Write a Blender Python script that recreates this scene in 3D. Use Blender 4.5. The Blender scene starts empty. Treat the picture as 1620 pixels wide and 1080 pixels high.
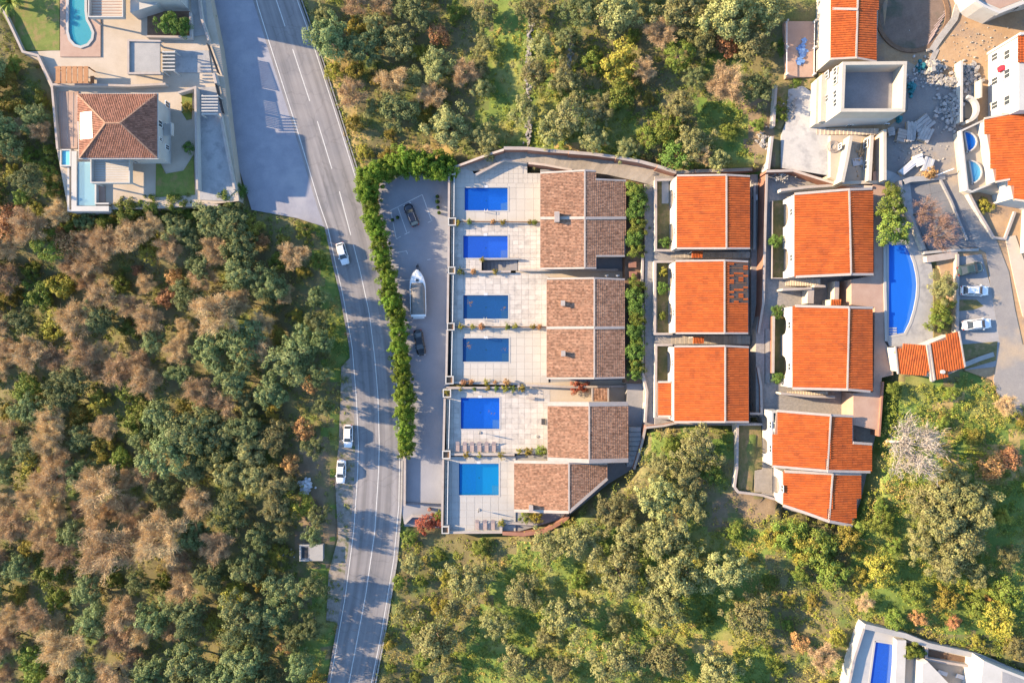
import bpy, bmesh, math, random
import numpy as np
from mathutils import Vector, Matrix
from mathutils.geometry import tessellate_polygon
random.seed(7); RNG = np.random.default_rng(7)
R_ = math.radians
# ------------------------------------------------------------------ camera, sky, sun, exposure
SC = bpy.context.scene; COL = SC.collection
H = 135.0          # flying height above the road, metres
S = 8.0            # picture pixels (of 1620) per metre at road level
cd = bpy.data.cameras.new('camera'); cam = bpy.data.objects.new('camera', cd); COL.objects.link(cam)
cd.sensor_width = 36; cd.lens = 24; cd.clip_end = 3000; cam.location = (0, 0, H); SC.camera = cam
SUN_EL, SUN_AZ = 19.0, 168.0       # azimuth of the direction TOWARDS the sun, degrees anticlockwise from +x
W = bpy.data.worlds.new('World'); SC.world = W; W.use_nodes = True
nt = W.node_tree; bg = nt.nodes['Background']; sky = nt.nodes.new('ShaderNodeTexSky')
sky.sky_type = 'NISHITA'; sky.sun_disc = False; sky.sun_elevation = R_(SUN_EL)
sky.sun_rotation = R_(90 - SUN_AZ); sky.altitude = 100; sky.dust_density = 0.3; sky.ozone_density = 3.0
nt.links.new(sky.outputs[0], bg.inputs[0]); bg.inputs[1].default_value = 0.15
sl = bpy.data.lights.new('sun', 'SUN'); sun = bpy.data.objects.new('sun', sl); COL.objects.link(sun)
sl.energy = 5.0; sl.angle = R_(0.6); sl.color = (1.0, 0.76, 0.49)
sv = Vector((math.cos(R_(SUN_AZ)) * math.cos(R_(SUN_EL)), math.sin(R_(SUN_AZ)) * math.cos(R_(SUN_EL)), math.sin(R_(SUN_EL))))
sun.rotation_euler = sv.to_track_quat('Z', 'Y').to_euler(); sun.location = sv * 300
SC.view_settings.view_transform = 'Standard'; SC.view_settings.look = 'None'
SC.view_settings.exposure = 1.93; SC.view_settings.gamma = 1.0; SC.view_settings.use_curve_mapping = False

# ------------------------------------------------------------------ hillside and unprojection
KX0, KX1, KX2, KZ1, KZ2 = -14.0, 65.8, 92.0, 14.5, 16.5
def T(x):
    if x < KX0: return 0.0
    if x < KX1: return (x - KX0) * KZ1 / (KX1 - KX0)
    if x < KX2: return KZ1 + (x - KX1) * (KZ2 - KZ1) / (KX2 - KX1)
    return KZ2
def TT(x, y):      # the wood left of the road falls away to the west
    return T(x) + float(TLn(x, y))
def TLn(x, y): return -0.12 * np.clip(-38.0 - x, 0, 75) * np.clip((27.0 - y) / 14.0, 0, 1)
def Tn(x): return np.interp(x, [KX0, KX1, KX2], [0, KZ1, KZ2])
PZ = 0.0           # level of the platform being laid out
def P(px, py, z=0.0):
    k = (H - z - PZ) / H / S
    return ((px - 810) * k, (540 - py) * k, z)
def P2(px, py, z=0.0): return P(px, py, z)[:2]
def G(px, py, dz=0.0):
    z = 0.0
    for _ in range(7):
        k = (H - z) / H / S; z = TT((px - 810) * k, (540 - py) * k) + dz
    k = (H - z) / H / S
    return ((px - 810) * k, (540 - py) * k, z)
def pp(pts, z): return [P2(a, b, z) for a, b in pts]
def inpoly(poly, x, y):
    x = np.asarray(x, float); y = np.asarray(y, float); c = np.zeros(x.shape, bool); n = len(poly)
    for i in range(n):
        x1, y1 = poly[i][:2]; x2, y2 = poly[i - 1][:2]
        if y1 == y2: continue
        c ^= ((y1 > y) != (y2 > y)) & (x < (x2 - x1) * (y - y1) / (y2 - y1) + x1)
    return c
def edgedist(poly, x, y, closed=True):
    x = np.asarray(x, float); y = np.asarray(y, float); d = np.full(x.shape, 1e9); n = len(poly)
    for i in range(0 if closed else 1, n):
        ax, ay = poly[i - 1][:2]; bx, by = poly[i][:2]; l2 = (bx - ax) ** 2 + (by - ay) ** 2 + 1e-9
        t = np.clip(((x - ax) * (bx - ax) + (y - ay) * (by - ay)) / l2, 0, 1)
        d = np.minimum(d, np.hypot(x - ax - t * (bx - ax), y - ay - t * (by - ay)))
    return d

# ------------------------------------------------------------------ materials
M = {}
def lin(c): return tuple(((v / 255) / 12.92 if v / 255 <= 0.04045 else ((v / 255 + 0.055) / 1.055) ** 2.4) for v in c)
def mat(name, c1, c2=None, scale=1.0, rough=0.85, bump=0.0, bscale=None, fine=0.0, fscale=9.0, island=0.0, objrand=0.0, transl=0.0, spec=0.3, metal=0.0, c3=None, s3=0.3, hsv=0.0, contrast=(0.3, 0.7)):
    m = bpy.data.materials.new(name); m.use_nodes = True; n = m.node_tree.nodes; L = m.node_tree.links
    b = n['Principled BSDF']; b.inputs['Roughness'].default_value = rough; b.inputs['Specular IOR Level'].default_value = spec; b.inputs['Metallic'].default_value = metal
    geo = n.new('ShaderNodeNewGeometry'); pos = geo.outputs['Position']
    def noise(sc, det=4, rg=0.6):
        t = n.new('ShaderNodeTexNoise'); t.inputs['Scale'].default_value = sc; t.inputs['Detail'].default_value = det; t.inputs['Roughness'].default_value = rg
        L.new(pos, t.inputs['Vector']); return t.outputs['Fac']
    def ramp(f, a, bb, ca=(0, 0, 0, 1), cb=(1, 1, 1, 1)):
        r = n.new('ShaderNodeValToRGB'); r.color_ramp.elements[0].position = a; r.color_ramp.elements[1].position = bb
        r.color_ramp.elements[0].color = ca; r.color_ramp.elements[1].color = cb; L.new(f, r.inputs[0]); return r.outputs[0]
    def mix(f, a, bb, mode='MIX'):
        x = n.new('ShaderNodeMix'); x.data_type = 'RGBA'; x.blend_type = mode
        if isinstance(f, float): x.inputs[0].default_value = f
        else: L.new(f, x.inputs[0])
        for i, v in ((6, a), (7, bb)):
            if isinstance(v, tuple): x.inputs[i].default_value = v if len(v) == 4 else v + (1,)
            else: L.new(v, x.inputs[i])
        return x.outputs[2]
    col = c1 + (1,)
    if c2: col = mix(ramp(noise(scale), *contrast), c1, c2)
    if c3: col = mix(ramp(noise(s3, 3), 0.5, 0.68), col, c3)
    def bright(val, amt, col):
        mr = n.new('ShaderNodeMapRange'); mr.inputs[3].default_value = 1 - amt; mr.inputs[4].default_value = 1 + amt; L.new(val, mr.inputs[0])
        h = n.new('ShaderNodeHueSaturation'); L.new(mr.outputs[0], h.inputs['Value'])
        if hsv:
            m2 = n.new('ShaderNodeMapRange'); m2.inputs[3].default_value = 0.5 - hsv; m2.inputs[4].default_value = 0.5 + hsv; L.new(val, m2.inputs[0]); L.new(m2.outputs[0], h.inputs['Hue'])
        if isinstance(col, tuple): h.inputs['Color'].default_value = col
        else: L.new(col, h.inputs['Color'])
        return h.outputs[0]
    if fine: col = bright(ramp(noise(fscale, 5, 0.7), 0.25, 0.75), fine, col)
    if island: col = bright(geo.outputs['Random Per Island'], island, col)
    if objrand:
        oi = n.new('ShaderNodeObjectInfo'); col = bright(oi.outputs['Random'], objrand, col)
    if isinstance(col, tuple): b.inputs['Base Color'].default_value = col
    else: L.new(col, b.inputs['Base Color'])
    if bump:
        bp = n.new('ShaderNodeBump'); bp.inputs['Strength'].default_value = bump; bp.inputs['Distance'].default_value = 0.08
        L.new(noise(bscale or fscale, 5, 0.7), bp.inputs['Height']); L.new(bp.outputs[0], b.inputs['Normal'])
    if transl:
        tr = n.new('ShaderNodeBsdfTranslucent'); ms = n.new('ShaderNodeMixShader'); ms.inputs[0].default_value = transl
        if isinstance(col, tuple): tr.inputs[0].default_value = col
        else: L.new(col, tr.inputs[0])
        L.new(b.outputs[0], ms.inputs[1]); L.new(tr.outputs[0], ms.inputs[2]); L.new(ms.outputs[0], n['Material Output'].inputs[0])
    M[name] = m; return m
def water_mat(name, deep, tr, clear=0.45):
    m = bpy.data.materials.new(name); m.use_nodes = True; n = m.node_tree.nodes; L = m.node_tree.links
    b = n['Principled BSDF']; b.inputs['Base Color'].default_value = deep + (1,); b.inputs['Roughness'].default_value = 0.06; b.inputs['IOR'].default_value = 1.33
    t = n.new('ShaderNodeBsdfTransparent'); t.inputs[0].default_value = tr + (1,)
    ms = n.new('ShaderNodeMixShader'); ms.inputs[0].default_value = clear
    no = n.new('ShaderNodeTexNoise'); no.inputs['Scale'].default_value = 2.5; no.inputs['Detail'].default_value = 3
    g = n.new('ShaderNodeNewGeometry'); L.new(g.outputs['Position'], no.inputs['Vector'])
    bp = n.new('ShaderNodeBump'); bp.inputs['Strength'].default_value = 0.12; bp.inputs['Distance'].default_value = 0.05
    L.new(no.outputs[0], bp.inputs['Height']); L.new(bp.outputs[0], b.inputs['Normal'])
    L.new(b.outputs[0], ms.inputs[1]); L.new(t.outputs[0], ms.inputs[2]); L.new(ms.outputs[0], n['Material Output'].inputs[0]); M[name] = m
mat('asphalt', (0.165, 0.160, 0.163), (0.204, 0.194, 0.191), 0.25, 0.9, 0.15, 30, 0.10, 6, c3=(0.144, 0.141, 0.144), s3=0.12)
mat('asphalt_old', (0.185, 0.188, 0.22), (0.23, 0.232, 0.26), 0.35, 0.9, 0.15, 30, 0.12, 5, c3=(0.25, 0.25, 0.27), s3=0.2)
mat('asphalt_lot', (0.180, 0.184, 0.205), (0.226, 0.227, 0.242), 0.2, 0.9, 0.1, 30, 0.10, 5)
mat('street_asphalt', (0.155, 0.15, 0.15), (0.20, 0.19, 0.18), 0.4, 0.9, 0.2, 20, 0.14, 4, c3=(0.26, 0.21, 0.155), s3=0.16)
mat('asphalt_dark', (0.095, 0.102, 0.111), (0.146, 0.146, 0.154), 0.3, 0.9, 0.1, 30, 0.15, 4)
mat('paint', (0.471, 0.471, 0.456), (0.365, 0.357, 0.342), 1.2, 0.7, fine=0.15, fscale=3)
mat('concrete', (0.224, 0.218, 0.209), (0.287, 0.277, 0.261), 0.4, 0.9, 0.1, 20, 0.1, 5)
mat('concrete_pale', (0.243, 0.243, 0.243), (0.300, 0.295, 0.289), 0.3, 0.9, 0.1, 20, 0.1, 3, c3=(0.196, 0.196, 0.201), s3=0.5)
mat('concrete_grey', (0.182, 0.182, 0.186), (0.236, 0.228, 0.228), 0.4, 0.9, 0.1, 20, 0.12, 4)
mat('white_wall', (0.334, 0.319, 0.293), (0.374, 0.359, 0.334), 0.5, 0.85, 0.05, 15, 0.05, 3)
mat('cream_wall', (0.337, 0.298, 0.242), (0.382, 0.343, 0.281), 0.5, 0.85, 0.05, 15, 0.06, 3)
mat('cream_floor', (0.320, 0.268, 0.208), (0.376, 0.320, 0.256), 0.3, 0.8, 0.05, 15, 0.06, 3)
mat('pink_floor', (0.281, 0.185, 0.141), (0.321, 0.225, 0.174), 0.6, 0.85, 0.08, 10, 0.08, 4)
mat('terracotta_wall', (0.188, 0.088, 0.060), (0.239, 0.120, 0.083), 0.5, 0.9, 0.08, 12, 0.1, 3)
mat('coping', (0.269, 0.224, 0.197), (0.314, 0.279, 0.251), 0.8, 0.85, fine=0.08, fscale=5)
mat('brown_tile', (0.255, 0.138, 0.085), (0.322, 0.189, 0.121), 0.9, 0.85, island=0.3, fine=0.1, fscale=3, c3=(0.203, 0.102, 0.061), s3=1.6)
mat('villa_tile', (0.207, 0.088, 0.053), (0.245, 0.115, 0.075), 0.7, 0.85, island=0.3, fine=0.1, fscale=3)
mat('orange_tile', (0.319, 0.065, 0.010), (0.357, 0.081, 0.014), 0.35, 0.75, island=0.14, c3=(0.265, 0.057, 0.011), s3=0.45, fine=0.08, fscale=1.2)
mat('roof_under', (0.190, 0.099, 0.068), (0.228, 0.129, 0.091), 1)
mat('felt', (0.055, 0.042, 0.036), (0.085, 0.065, 0.055), 0.8, 0.9, fine=0.2, fscale=3)
mat('ridge_white', (0.288, 0.244, 0.213), (0.322, 0.288, 0.261), 1.2, 0.85, fine=0.08, fscale=5)
mat('slab_cream', (0.33, 0.305, 0.27), (0.365, 0.34, 0.305), 0.25, 0.8, 0.05, 12, 0.05, 5, objrand=0.05)
mat('slab_stone', (0.345, 0.315, 0.285), (0.40, 0.37, 0.335), 0.8, 0.85, 0.08, 12, 0.08, 4, objrand=0.10, c3=(0.29, 0.27, 0.25), s3=0.9)
mat('slab_white', (0.291, 0.281, 0.267), (0.320, 0.311, 0.296), 0.4, 0.8, 0.05, 12, 0.05, 5, objrand=0.04)
mat('grout', (0.29, 0.27, 0.25), (0.33, 0.31, 0.285), 2.0)
mat('cobble', (0.182, 0.171, 0.163), (0.258, 0.239, 0.220), 2.2, 0.9, 0.3, 8, 0.2, 6)
mat('cobble_path', (0.231, 0.201, 0.167), (0.286, 0.252, 0.210), 1.6, 0.9, 0.3, 8, 0.16, 6, objrand=0.12)
mat('soil', (0.114, 0.068, 0.042), (0.167, 0.106, 0.068), 1.0, 0.95, 0.3, 6, 0.2, 5)
mat('dirt', (0.258, 0.165, 0.090), (0.323, 0.220, 0.129), 0.35, 0.95, 0.3, 4, 0.12, 3, c3=(0.220, 0.161, 0.116), s3=0.25)
mat('pit_dirt', (0.122, 0.087, 0.068), (0.167, 0.122, 0.095), 0.4, 0.95, 0.3, 4, 0.15, 3, c3=(0.076, 0.076, 0.053), s3=0.3)
mat('gravel', (0.167, 0.144, 0.122), (0.251, 0.220, 0.190), 1.3, 0.95, 0.4, 8, 0.2, 7, c3=(0.076, 0.091, 0.030), s3=0.6)
mat('lawn', (0.097, 0.131, 0.025), (0.148, 0.171, 0.040), 0.8, 0.95, 0.4, 8, 0.25, 8, c3=(0.194, 0.148, 0.057), s3=0.7)
mat('garden_grass', (0.095, 0.095, 0.033), (0.162, 0.133, 0.057), 1.2, 0.95, 0.4, 8, 0.25, 8, c3=(0.209, 0.142, 0.076), s3=1.0)
mat('rubble', (0.217, 0.205, 0.199), (0.314, 0.302, 0.291), 1.5, 0.9, fine=0.2, island=0.25)
mat('stone', (0.228, 0.211, 0.188), (0.296, 0.279, 0.257), 1.5, 0.9, fine=0.2, island=0.25)
mat('glass', (0.038, 0.046, 0.053), rough=0.08, spec=0.6)
mat('glass_green', (0.122, 0.198, 0.213), rough=0.1, spec=0.6)
mat('solar', (0.337, 0.342, 0.347), rough=0.3)
mat('white_paint', (0.593, 0.600, 0.608), rough=0.25, spec=0.5)
mat('navy_paint', (0.009, 0.012, 0.023), rough=0.2, spec=0.6)
mat('black_paint', (0.006, 0.006, 0.008), rough=0.2, spec=0.6)
mat('green_paint', (0.027, 0.046, 0.042), rough=0.25, spec=0.6)
mat('silver_paint', (0.418, 0.433, 0.448), rough=0.25, spec=0.5)
mat('rubber', (0.015, 0.015, 0.015), rough=0.8)
mat('dark_metal', (0.038, 0.038, 0.042), rough=0.5)
mat('metal', (0.342, 0.342, 0.350), rough=0.4, metal=0.7)
mat('lamp_white', (0.608, 0.608, 0.593), rough=0.2)
mat('lamp_red', (0.304, 0.015, 0.015), rough=0.2)
mat('canvas', (0.129, 0.122, 0.114), (0.152, 0.144, 0.137), 1.5, 0.9, 0.1, 6, 0.06, 3)
mat('gelcoat', (0.562, 0.562, 0.555), rough=0.3)
mat('wood', (0.228, 0.099, 0.038), (0.304, 0.144, 0.061), 1.5, 0.7, fine=0.15, fscale=4)
mat('wood_grey', (0.274, 0.205, 0.188), (0.319, 0.251, 0.228), 2.5, 0.8, fine=0.1)
mat('timber', (0.342, 0.228, 0.122), (0.418, 0.304, 0.190), 2, 0.85, island=0.2)
mat('pot', (0.023, 0.023, 0.025), rough=0.6)
mat('plastic_white', (0.438, 0.444, 0.456), (0.365, 0.377, 0.401), 1.0, 0.6, island=0.2)
mat('tarp_blue', (0.076, 0.167, 0.365), (0.152, 0.258, 0.456), 1.2, 0.6, fine=0.2)
mat('tarp_teal', (0.015, 0.122, 0.144), (0.038, 0.182, 0.198), 1.2, 0.6, fine=0.2)
mat('cloth_red', (0.380, 0.015, 0.030), rough=0.9)
mat('pool_blue', (0.019, 0.122, 0.471), (0.027, 0.144, 0.517), 0.5, 0.6, fine=0.3, fscale=3)
mat('pool_teal', (0.076, 0.350, 0.456), (0.106, 0.395, 0.486), 0.7, 0.6, fine=0.2, fscale=5)
mat('pool_turq', (0.015, 0.274, 0.471), (0.023, 0.304, 0.502), 0.7, 0.6)
mat('pool_light', (0.167, 0.395, 0.547), (0.198, 0.441, 0.578), 0.7, 0.6)
mat('pool_pale', (0.319, 0.426, 0.441), (0.365, 0.471, 0.486), 0.7, 0.6)
water_mat('water_blue', (0.010, 0.102, 0.468), (0.55, 0.8, 1.0), 0.5)
water_mat('water_bright', (0.014, 0.135, 0.60), (0.6, 0.85, 1.0), 0.35)
water_mat('water_navy', (0.016, 0.075, 0.20), (0.4, 0.6, 0.8), 0.35)
water_mat('water_royal', (0.025, 0.111, 0.510), (0.6, 0.75, 1.0), 0.5)
water_mat('water_turq', (0.009, 0.170, 0.442), (0.45, 0.85, 0.95), 0.5)
water_mat('water_teal', (0.034, 0.289, 0.391), (0.6, 0.95, 1.0), 0.5)
water_mat('water_pale', (0.255, 0.391, 0.425), (0.8, 0.95, 1.0), 0.5)
water_mat('water_light', (0.085, 0.306, 0.527), (0.7, 0.95, 1.0), 0.5)
# foliage: leaf colours only; light and shade come from the sun
LK = dict(transl=0.22, spec=0.15, rough=0.7)
mat('leaf_oak', (0.102, 0.133, 0.047), (0.186, 0.206, 0.085), 0.25, island=0.3, objrand=0.32, hsv=0.02, **LK)
mat('leaf_olive', (0.168, 0.174, 0.062), (0.263, 0.246, 0.101), 0.25, island=0.28, objrand=0.3, hsv=0.02, **LK)
mat('leaf_green', (0.10, 0.145, 0.024), (0.18, 0.205, 0.04), 0.6, island=0.3, objrand=0.2, hsv=0.015, **LK)
mat('leaf_yellow', (0.20, 0.18, 0.032), (0.28, 0.23, 0.045), 0.6, island=0.3, objrand=0.2, hsv=0.02, **LK)
mat('leaf_rust', (0.325, 0.169, 0.069), (0.400, 0.225, 0.100), 0.6, island=0.3, objrand=0.15, hsv=0.015, **LK)
mat('leaf_red', (0.25, 0.06, 0.035), (0.30, 0.095, 0.055), 0.8, island=0.3, **LK)
mat('leaf_meadow', (0.15, 0.20, 0.026), (0.29, 0.28, 0.045), 0.2, island=0.35, hsv=0.02, c3=(0.36, 0.25, 0.09), s3=0.16, **LK)
mat('leaf_hedge', (0.078, 0.132, 0.013), (0.133, 0.184, 0.020), 0.8, island=0.35, objrand=0.3, hsv=0.015, **LK)
mat('leaf_deep', (0.072, 0.131, 0.024), (0.117, 0.191, 0.040), 0.8, island=0.3, objrand=0.15, **LK)
mat('twig', (0.388, 0.268, 0.141), (0.510, 0.366, 0.209), 0.35, island=0.3, objrand=0.2, hsv=0.01, rough=0.9, spec=0.1, transl=0.1)
mat('twig_brown', (0.17, 0.105, 0.08), (0.24, 0.15, 0.115), 0.5, island=0.3, rough=0.9, spec=0.1)
mat('twig_pale', (0.25, 0.215, 0.19), (0.32, 0.285, 0.25), 0.6, island=0.2, rough=0.9, spec=0.1)
mat('bark', (0.122, 0.091, 0.068), (0.167, 0.129, 0.099), 2, 0.95)
mat('scrub', (0.110, 0.165, 0.026), (0.242, 0.242, 0.050), 0.12, island=0.35, c3=(0.374, 0.259, 0.094), s3=0.10, hsv=0.02, **LK)

# ------------------------------------------------------------------ mesh builder and scene-graph helpers
ORG = {}
class MB:
    def __init__(s): s.v = []; s.f = []
    def quad(s, *p): i = len(s.v); s.v += [tuple(q) for q in p]; s.f.append(tuple(range(i, i + len(p)))); return s
    def prism(s, poly, z0, z1):          # z0, z1: numbers or functions of (x, y)
        n = len(poly); a = sum(poly[i - 1][0] * poly[i][1] - poly[i][0] * poly[i - 1][1] for i in range(n))
        if a < 0: poly = poly[::-1]
        i = len(s.v); f = lambda z, p: z(p[0], p[1]) if callable(z) else z
        s.v += [(p[0], p[1], f(z0, p)) for p in poly] + [(p[0], p[1], f(z1, p)) for p in poly]
        s.f.append(tuple(range(i + n - 1, i - 1, -1))); s.f.append(tuple(range(i + n, i + 2 * n)))
        for k in range(n): j = (k + 1) % n; s.f.append((i + k, i + j, i + n + j, i + n + k))
        return s
    def box(s, x0, y0, z0, x1, y1, z1): return s.prism([(x0, y0), (x1, y0), (x1, y1), (x0, y1)], z0, z1)
    def bar(s, a, b, w, h, up=(0, 0, 1)):   # oriented box between two points, its top h above the line
        a, b = Vector(a), Vector(b); d = (b - a).normalized(); u = Vector(up); e = d.cross(u)
        if e.length < 1e-4: e = d.cross(Vector((1, 0, 0)))
        e = e.normalized() * w / 2; n = e.cross(d).normalized() * h; i = len(s.v)
        for p in (a, b): s.v += [tuple(p - e - n * 0.5), tuple(p + e - n * 0.5), tuple(p + e + n * 0.5), tuple(p - e + n * 0.5)]
        s.f += [(i, i + 1, i + 2, i + 3), (i + 7, i + 6, i + 5, i + 4)] + [(i + k, i + 4 + k, i + 4 + (k + 1) % 4, i + (k + 1) % 4) for k in range(4)]
        return s
    def tube(s, a, b, r0, r1, n=6, cap=True):
        a, b = Vector(a), Vector(b); d = (b - a).normalized(); e = d.orthogonal().normalized(); g = d.cross(e); i = len(s.v)
        for p, r in ((a, r0), (b, r1)):
            for k in range(n): t = 2 * math.pi * k / n; s.v.append(tuple(p + (e * math.cos(t) + g * math.sin(t)) * r))
        for k in range(n): j = (k + 1) % n; s.f.append((i + k, i + j, i + n + j, i + n + k))
        if cap: s.f.append(tuple(range(i + n - 1, i - 1, -1))); s.f.append(tuple(range(i + n, i + 2 * n)))
        return s
    def loft(s, rings, cap=True):
        i = len(s.v); n = len(rings[0])
        for r in rings: s.v += [tuple(p) for p in r]
        for a in range(len(rings) - 1):
            for k in range(n): j = (k + 1) % n; s.f.append((i + a * n + k, i + a * n + j, i + (a + 1) * n + j, i + (a + 1) * n + k))
        if cap: s.f.append(tuple(range(i + n - 1, i - 1, -1))); q = i + (len(rings) - 1) * n; s.f.append(tuple(range(q, q + n)))
        return s
    def strip(s, line, w, z0, z1):       # a wall of width w along a polyline (mitred)
        n = len(line); L = []; Rr = []
        for i in range(n):
            p = Vector(line[i][:2]); d = Vector((0, 0))
            if i > 0: d += (p - Vector(line[i - 1][:2])).normalized()
            if i < n - 1: d += (Vector(line[i + 1][:2]) - p).normalized()
            d.normalize(); e = Vector((-d.y, d.x))
            if 0 < i < n - 1:
                q = (p - Vector(line[i - 1][:2])).normalized(); c = max(0.4, e.dot(Vector((-q.y, q.x)))); e = e / c
            L.append(p + e * w / 2); Rr.append(p - e * w / 2)
        i0 = len(s.v); f = lambda z, k: z[k] if isinstance(z, (list, tuple)) else z
        for k in range(n):
            a, b = f(z0, k), f(z1, k); s.v += [(L[k].x, L[k].y, a), (Rr[k].x, Rr[k].y, a), (Rr[k].x, Rr[k].y, b), (L[k].x, L[k].y, b)]
        for k in range(n - 1):
            o = i0 + 4 * k
            s.f += [(o + m_, o + (m_ + 1) % 4, o + 4 + (m_ + 1) % 4, o + 4 + m_) for m_ in range(4)]
        s.f += [(i0 + 3, i0 + 2, i0 + 1, i0), tuple(i0 + 4 * (n - 1) + k for k in range(4))]
        return s
    def mesh(s, name, m, org=(0, 0, 0), smooth=False):
        me = bpy.data.meshes.new(name); o = org
        me.from_pydata([(a - o[0], b - o[1], c - o[2]) for a, b, c in s.v], [], s.f)
        me.materials.append(M[m]); me.validate(); bm = bmesh.new(); bm.from_mesh(me); bmesh.ops.recalc_face_normals(bm, faces=bm.faces); bm.to_mesh(me); bm.free()
        if smooth: me.polygons.foreach_set('use_smooth', [True] * len(me.polygons))
        return me
    def build(s, name, m, parent=None, smooth=False):
        org = ORG.get(parent.name, (0, 0, 0)) if parent else (0, 0, 0)
        return link(name, s.mesh(name, m, org, smooth), parent)
def link(name, me, parent=None):
    ob = bpy.data.objects.new(name, me); COL.objects.link(ob)
    if parent: ob.parent = parent; ORG[ob.name] = ORG.get(parent.name, (0, 0, 0))
    return ob
def tag(o, label=None, cat=None, group=None, kind=None):
    if label: o['label'] = label
    if cat: o['category'] = cat
    if group: o['group'] = group
    if kind: o['kind'] = kind
    return o
def thing(name, label, cat, loc=(0, 0, 0), group=None):
    o = bpy.data.objects.new(name, None); o.empty_display_size = 0.5; COL.objects.link(o); o.location = loc; ORG[o.name] = tuple(loc)
    return tag(o, label, cat, group)
def npmesh(name, V, F, m, smooth=False):
    me = bpy.data.meshes.new(name); V = np.asarray(V, np.float32); F = np.asarray(F, np.int32); k = F.shape[1]
    me.vertices.add(len(V)); me.vertices.foreach_set('co', V.ravel()); me.loops.add(F.size); me.loops.foreach_set('vertex_index', F.ravel())
    me.polygons.add(len(F)); me.polygons.foreach_set('loop_start', np.arange(0, F.size, k, dtype=np.int32)); me.update(calc_edges=True)
    if not smooth: me.shade_flat()
    me.materials.append(M[m]); return me
ORD = ['nearest', 'second nearest', 'third nearest', 'fourth nearest', 'fifth nearest', 'sixth nearest', 'seventh nearest', 'eighth nearest', 'ninth nearest', 'tenth nearest', 'eleventh nearest', 'twelfth nearest', 'thirteenth nearest', 'fourteenth nearest', 'fifteenth nearest', 'sixteenth nearest', 'seventeenth nearest', 'eighteenth nearest', 'nineteenth nearest', 'twentieth nearest']
NTH = ['first', 'second', 'third', 'fourth', 'fifth', 'sixth', 'seventh', 'eighth', 'ninth', 'tenth', 'eleventh', 'twelfth', 'thirteenth', 'fourteenth', 'fifteenth', 'sixteenth', 'seventeenth', 'eighteenth', 'nineteenth', 'twentieth', 'twenty-first', 'twenty-second', 'twenty-third', 'twenty-fourth', 'twenty-fifth', 'twenty-sixth', 'twenty-seventh', 'twenty-eighth', 'twenty-ninth', 'thirtieth', 'thirty-first', 'thirty-second', 'thirty-third', 'thirty-fourth', 'thirty-fifth', 'thirty-sixth', 'thirty-seventh', 'thirty-eighth', 'thirty-ninth', 'fortieth']
# ------------------------------------------------------------------ ground: outlines in picture pixels
mr = mat('asphalt_road', (0.163, 0.156, 0.158), (0.195, 0.183, 0.18), 0.25, 0.9, 0.15, 30, 0.08, 6, c3=(0.145, 0.142, 0.148), s3=0.12)
def lane_wear(m):
    n = m.node_tree.nodes; L = m.node_tree.links; b = n['Principled BSDF']; src = b.inputs['Base Color'].links[0].from_socket
    a = n.new('ShaderNodeAttribute'); a.attribute_name = 'lane'; mp = n.new('ShaderNodeMapping'); mp.inputs['Scale'].default_value = (1.1, 0.03, 1); L.new(a.outputs['Vector'], mp.inputs[0])
    t = n.new('ShaderNodeTexNoise'); t.inputs['Scale'].default_value = 1.0; t.inputs['Detail'].default_value = 3; L.new(mp.outputs[0], t.inputs[0])
    r = n.new('ShaderNodeMapRange'); r.inputs[1].default_value = .3; r.inputs[2].default_value = .7; r.inputs[3].default_value = .76; r.inputs[4].default_value = 1.26; L.new(t.outputs['Fac'], r.inputs[0])
    vo = n.new('ShaderNodeTexVoronoi'); vo.feature = 'DISTANCE_TO_EDGE'; vo.inputs['Scale'].default_value = 0.22; g = n.new('ShaderNodeNewGeometry'); wn = n.new('ShaderNodeTexNoise'); wn.inputs['Scale'].default_value = .5; wn.inputs['Detail'].default_value = 5
    L.new(g.outputs['Position'], wn.inputs[0]); wm = n.new('ShaderNodeVectorMath'); wm.operation = 'MULTIPLY_ADD'; wm.inputs[1].default_value = (2.5, 2.5, 0); L.new(wn.outputs['Color'], wm.inputs[0]); L.new(g.outputs['Position'], wm.inputs[2]); L.new(wm.outputs[0], vo.inputs['Vector'])
    cr = n.new('ShaderNodeMapRange'); cr.inputs[1].default_value = .006; cr.inputs[2].default_value = .03; cr.inputs[3].default_value = .87; cr.inputs[4].default_value = 1.0; L.new(vo.outputs['Distance'], cr.inputs[0]); mu = n.new('ShaderNodeMath'); mu.operation = 'MULTIPLY'; L.new(r.outputs[0], mu.inputs[0]); L.new(cr.outputs[0], mu.inputs[1]); r = mu
    h = n.new('ShaderNodeHueSaturation'); L.new(r.outputs[0], h.inputs['Value']); L.new(src, h.inputs['Color']); L.new(h.outputs[0], b.inputs['Base Color'])
lane_wear(mr)
ROAD_L = [(398, -60), (405, 0), (430, 80), (470, 205), (505, 322), (519, 362), (531, 418), (542, 464), (557, 547), (564, 633), (567, 700), (566, 745), (560, 836), (546, 945), (522, 1080), (508, 1140)]
ROAD_C = [(418, -60), (437, 0), (463, 78), (490, 160), (514, 231), (537, 303), (559, 387), (570, 430), (584, 494), (592.5, 562), (598, 627), (600, 701), (599, 745), (593, 840), (578.5, 941), (552, 1080), (540, 1140)]
ROAD_R = [(450, -60), (470, 0), (497, 75), (530, 177), (560, 273), (583, 345), (603, 420), (616, 494), (624, 562), (629, 627), (632, 700), (632, 740), (631, 799), (623, 884), (603, 1003), (587.5, 1080), (574, 1140)]
PLAZA = [(318, -60), (333, 0), (347, 70), (356, 135), (362, 190), (376, 260), (398, 332), (470, 345), (516, 360), (505, 322), (470, 205), (430, 80), (405, 0), (398, -60)]
ROAD = [(a - 5, b) for a, b in ROAD_L] + [(a + 4, b) for a, b in ROAD_R[::-1]]
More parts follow.
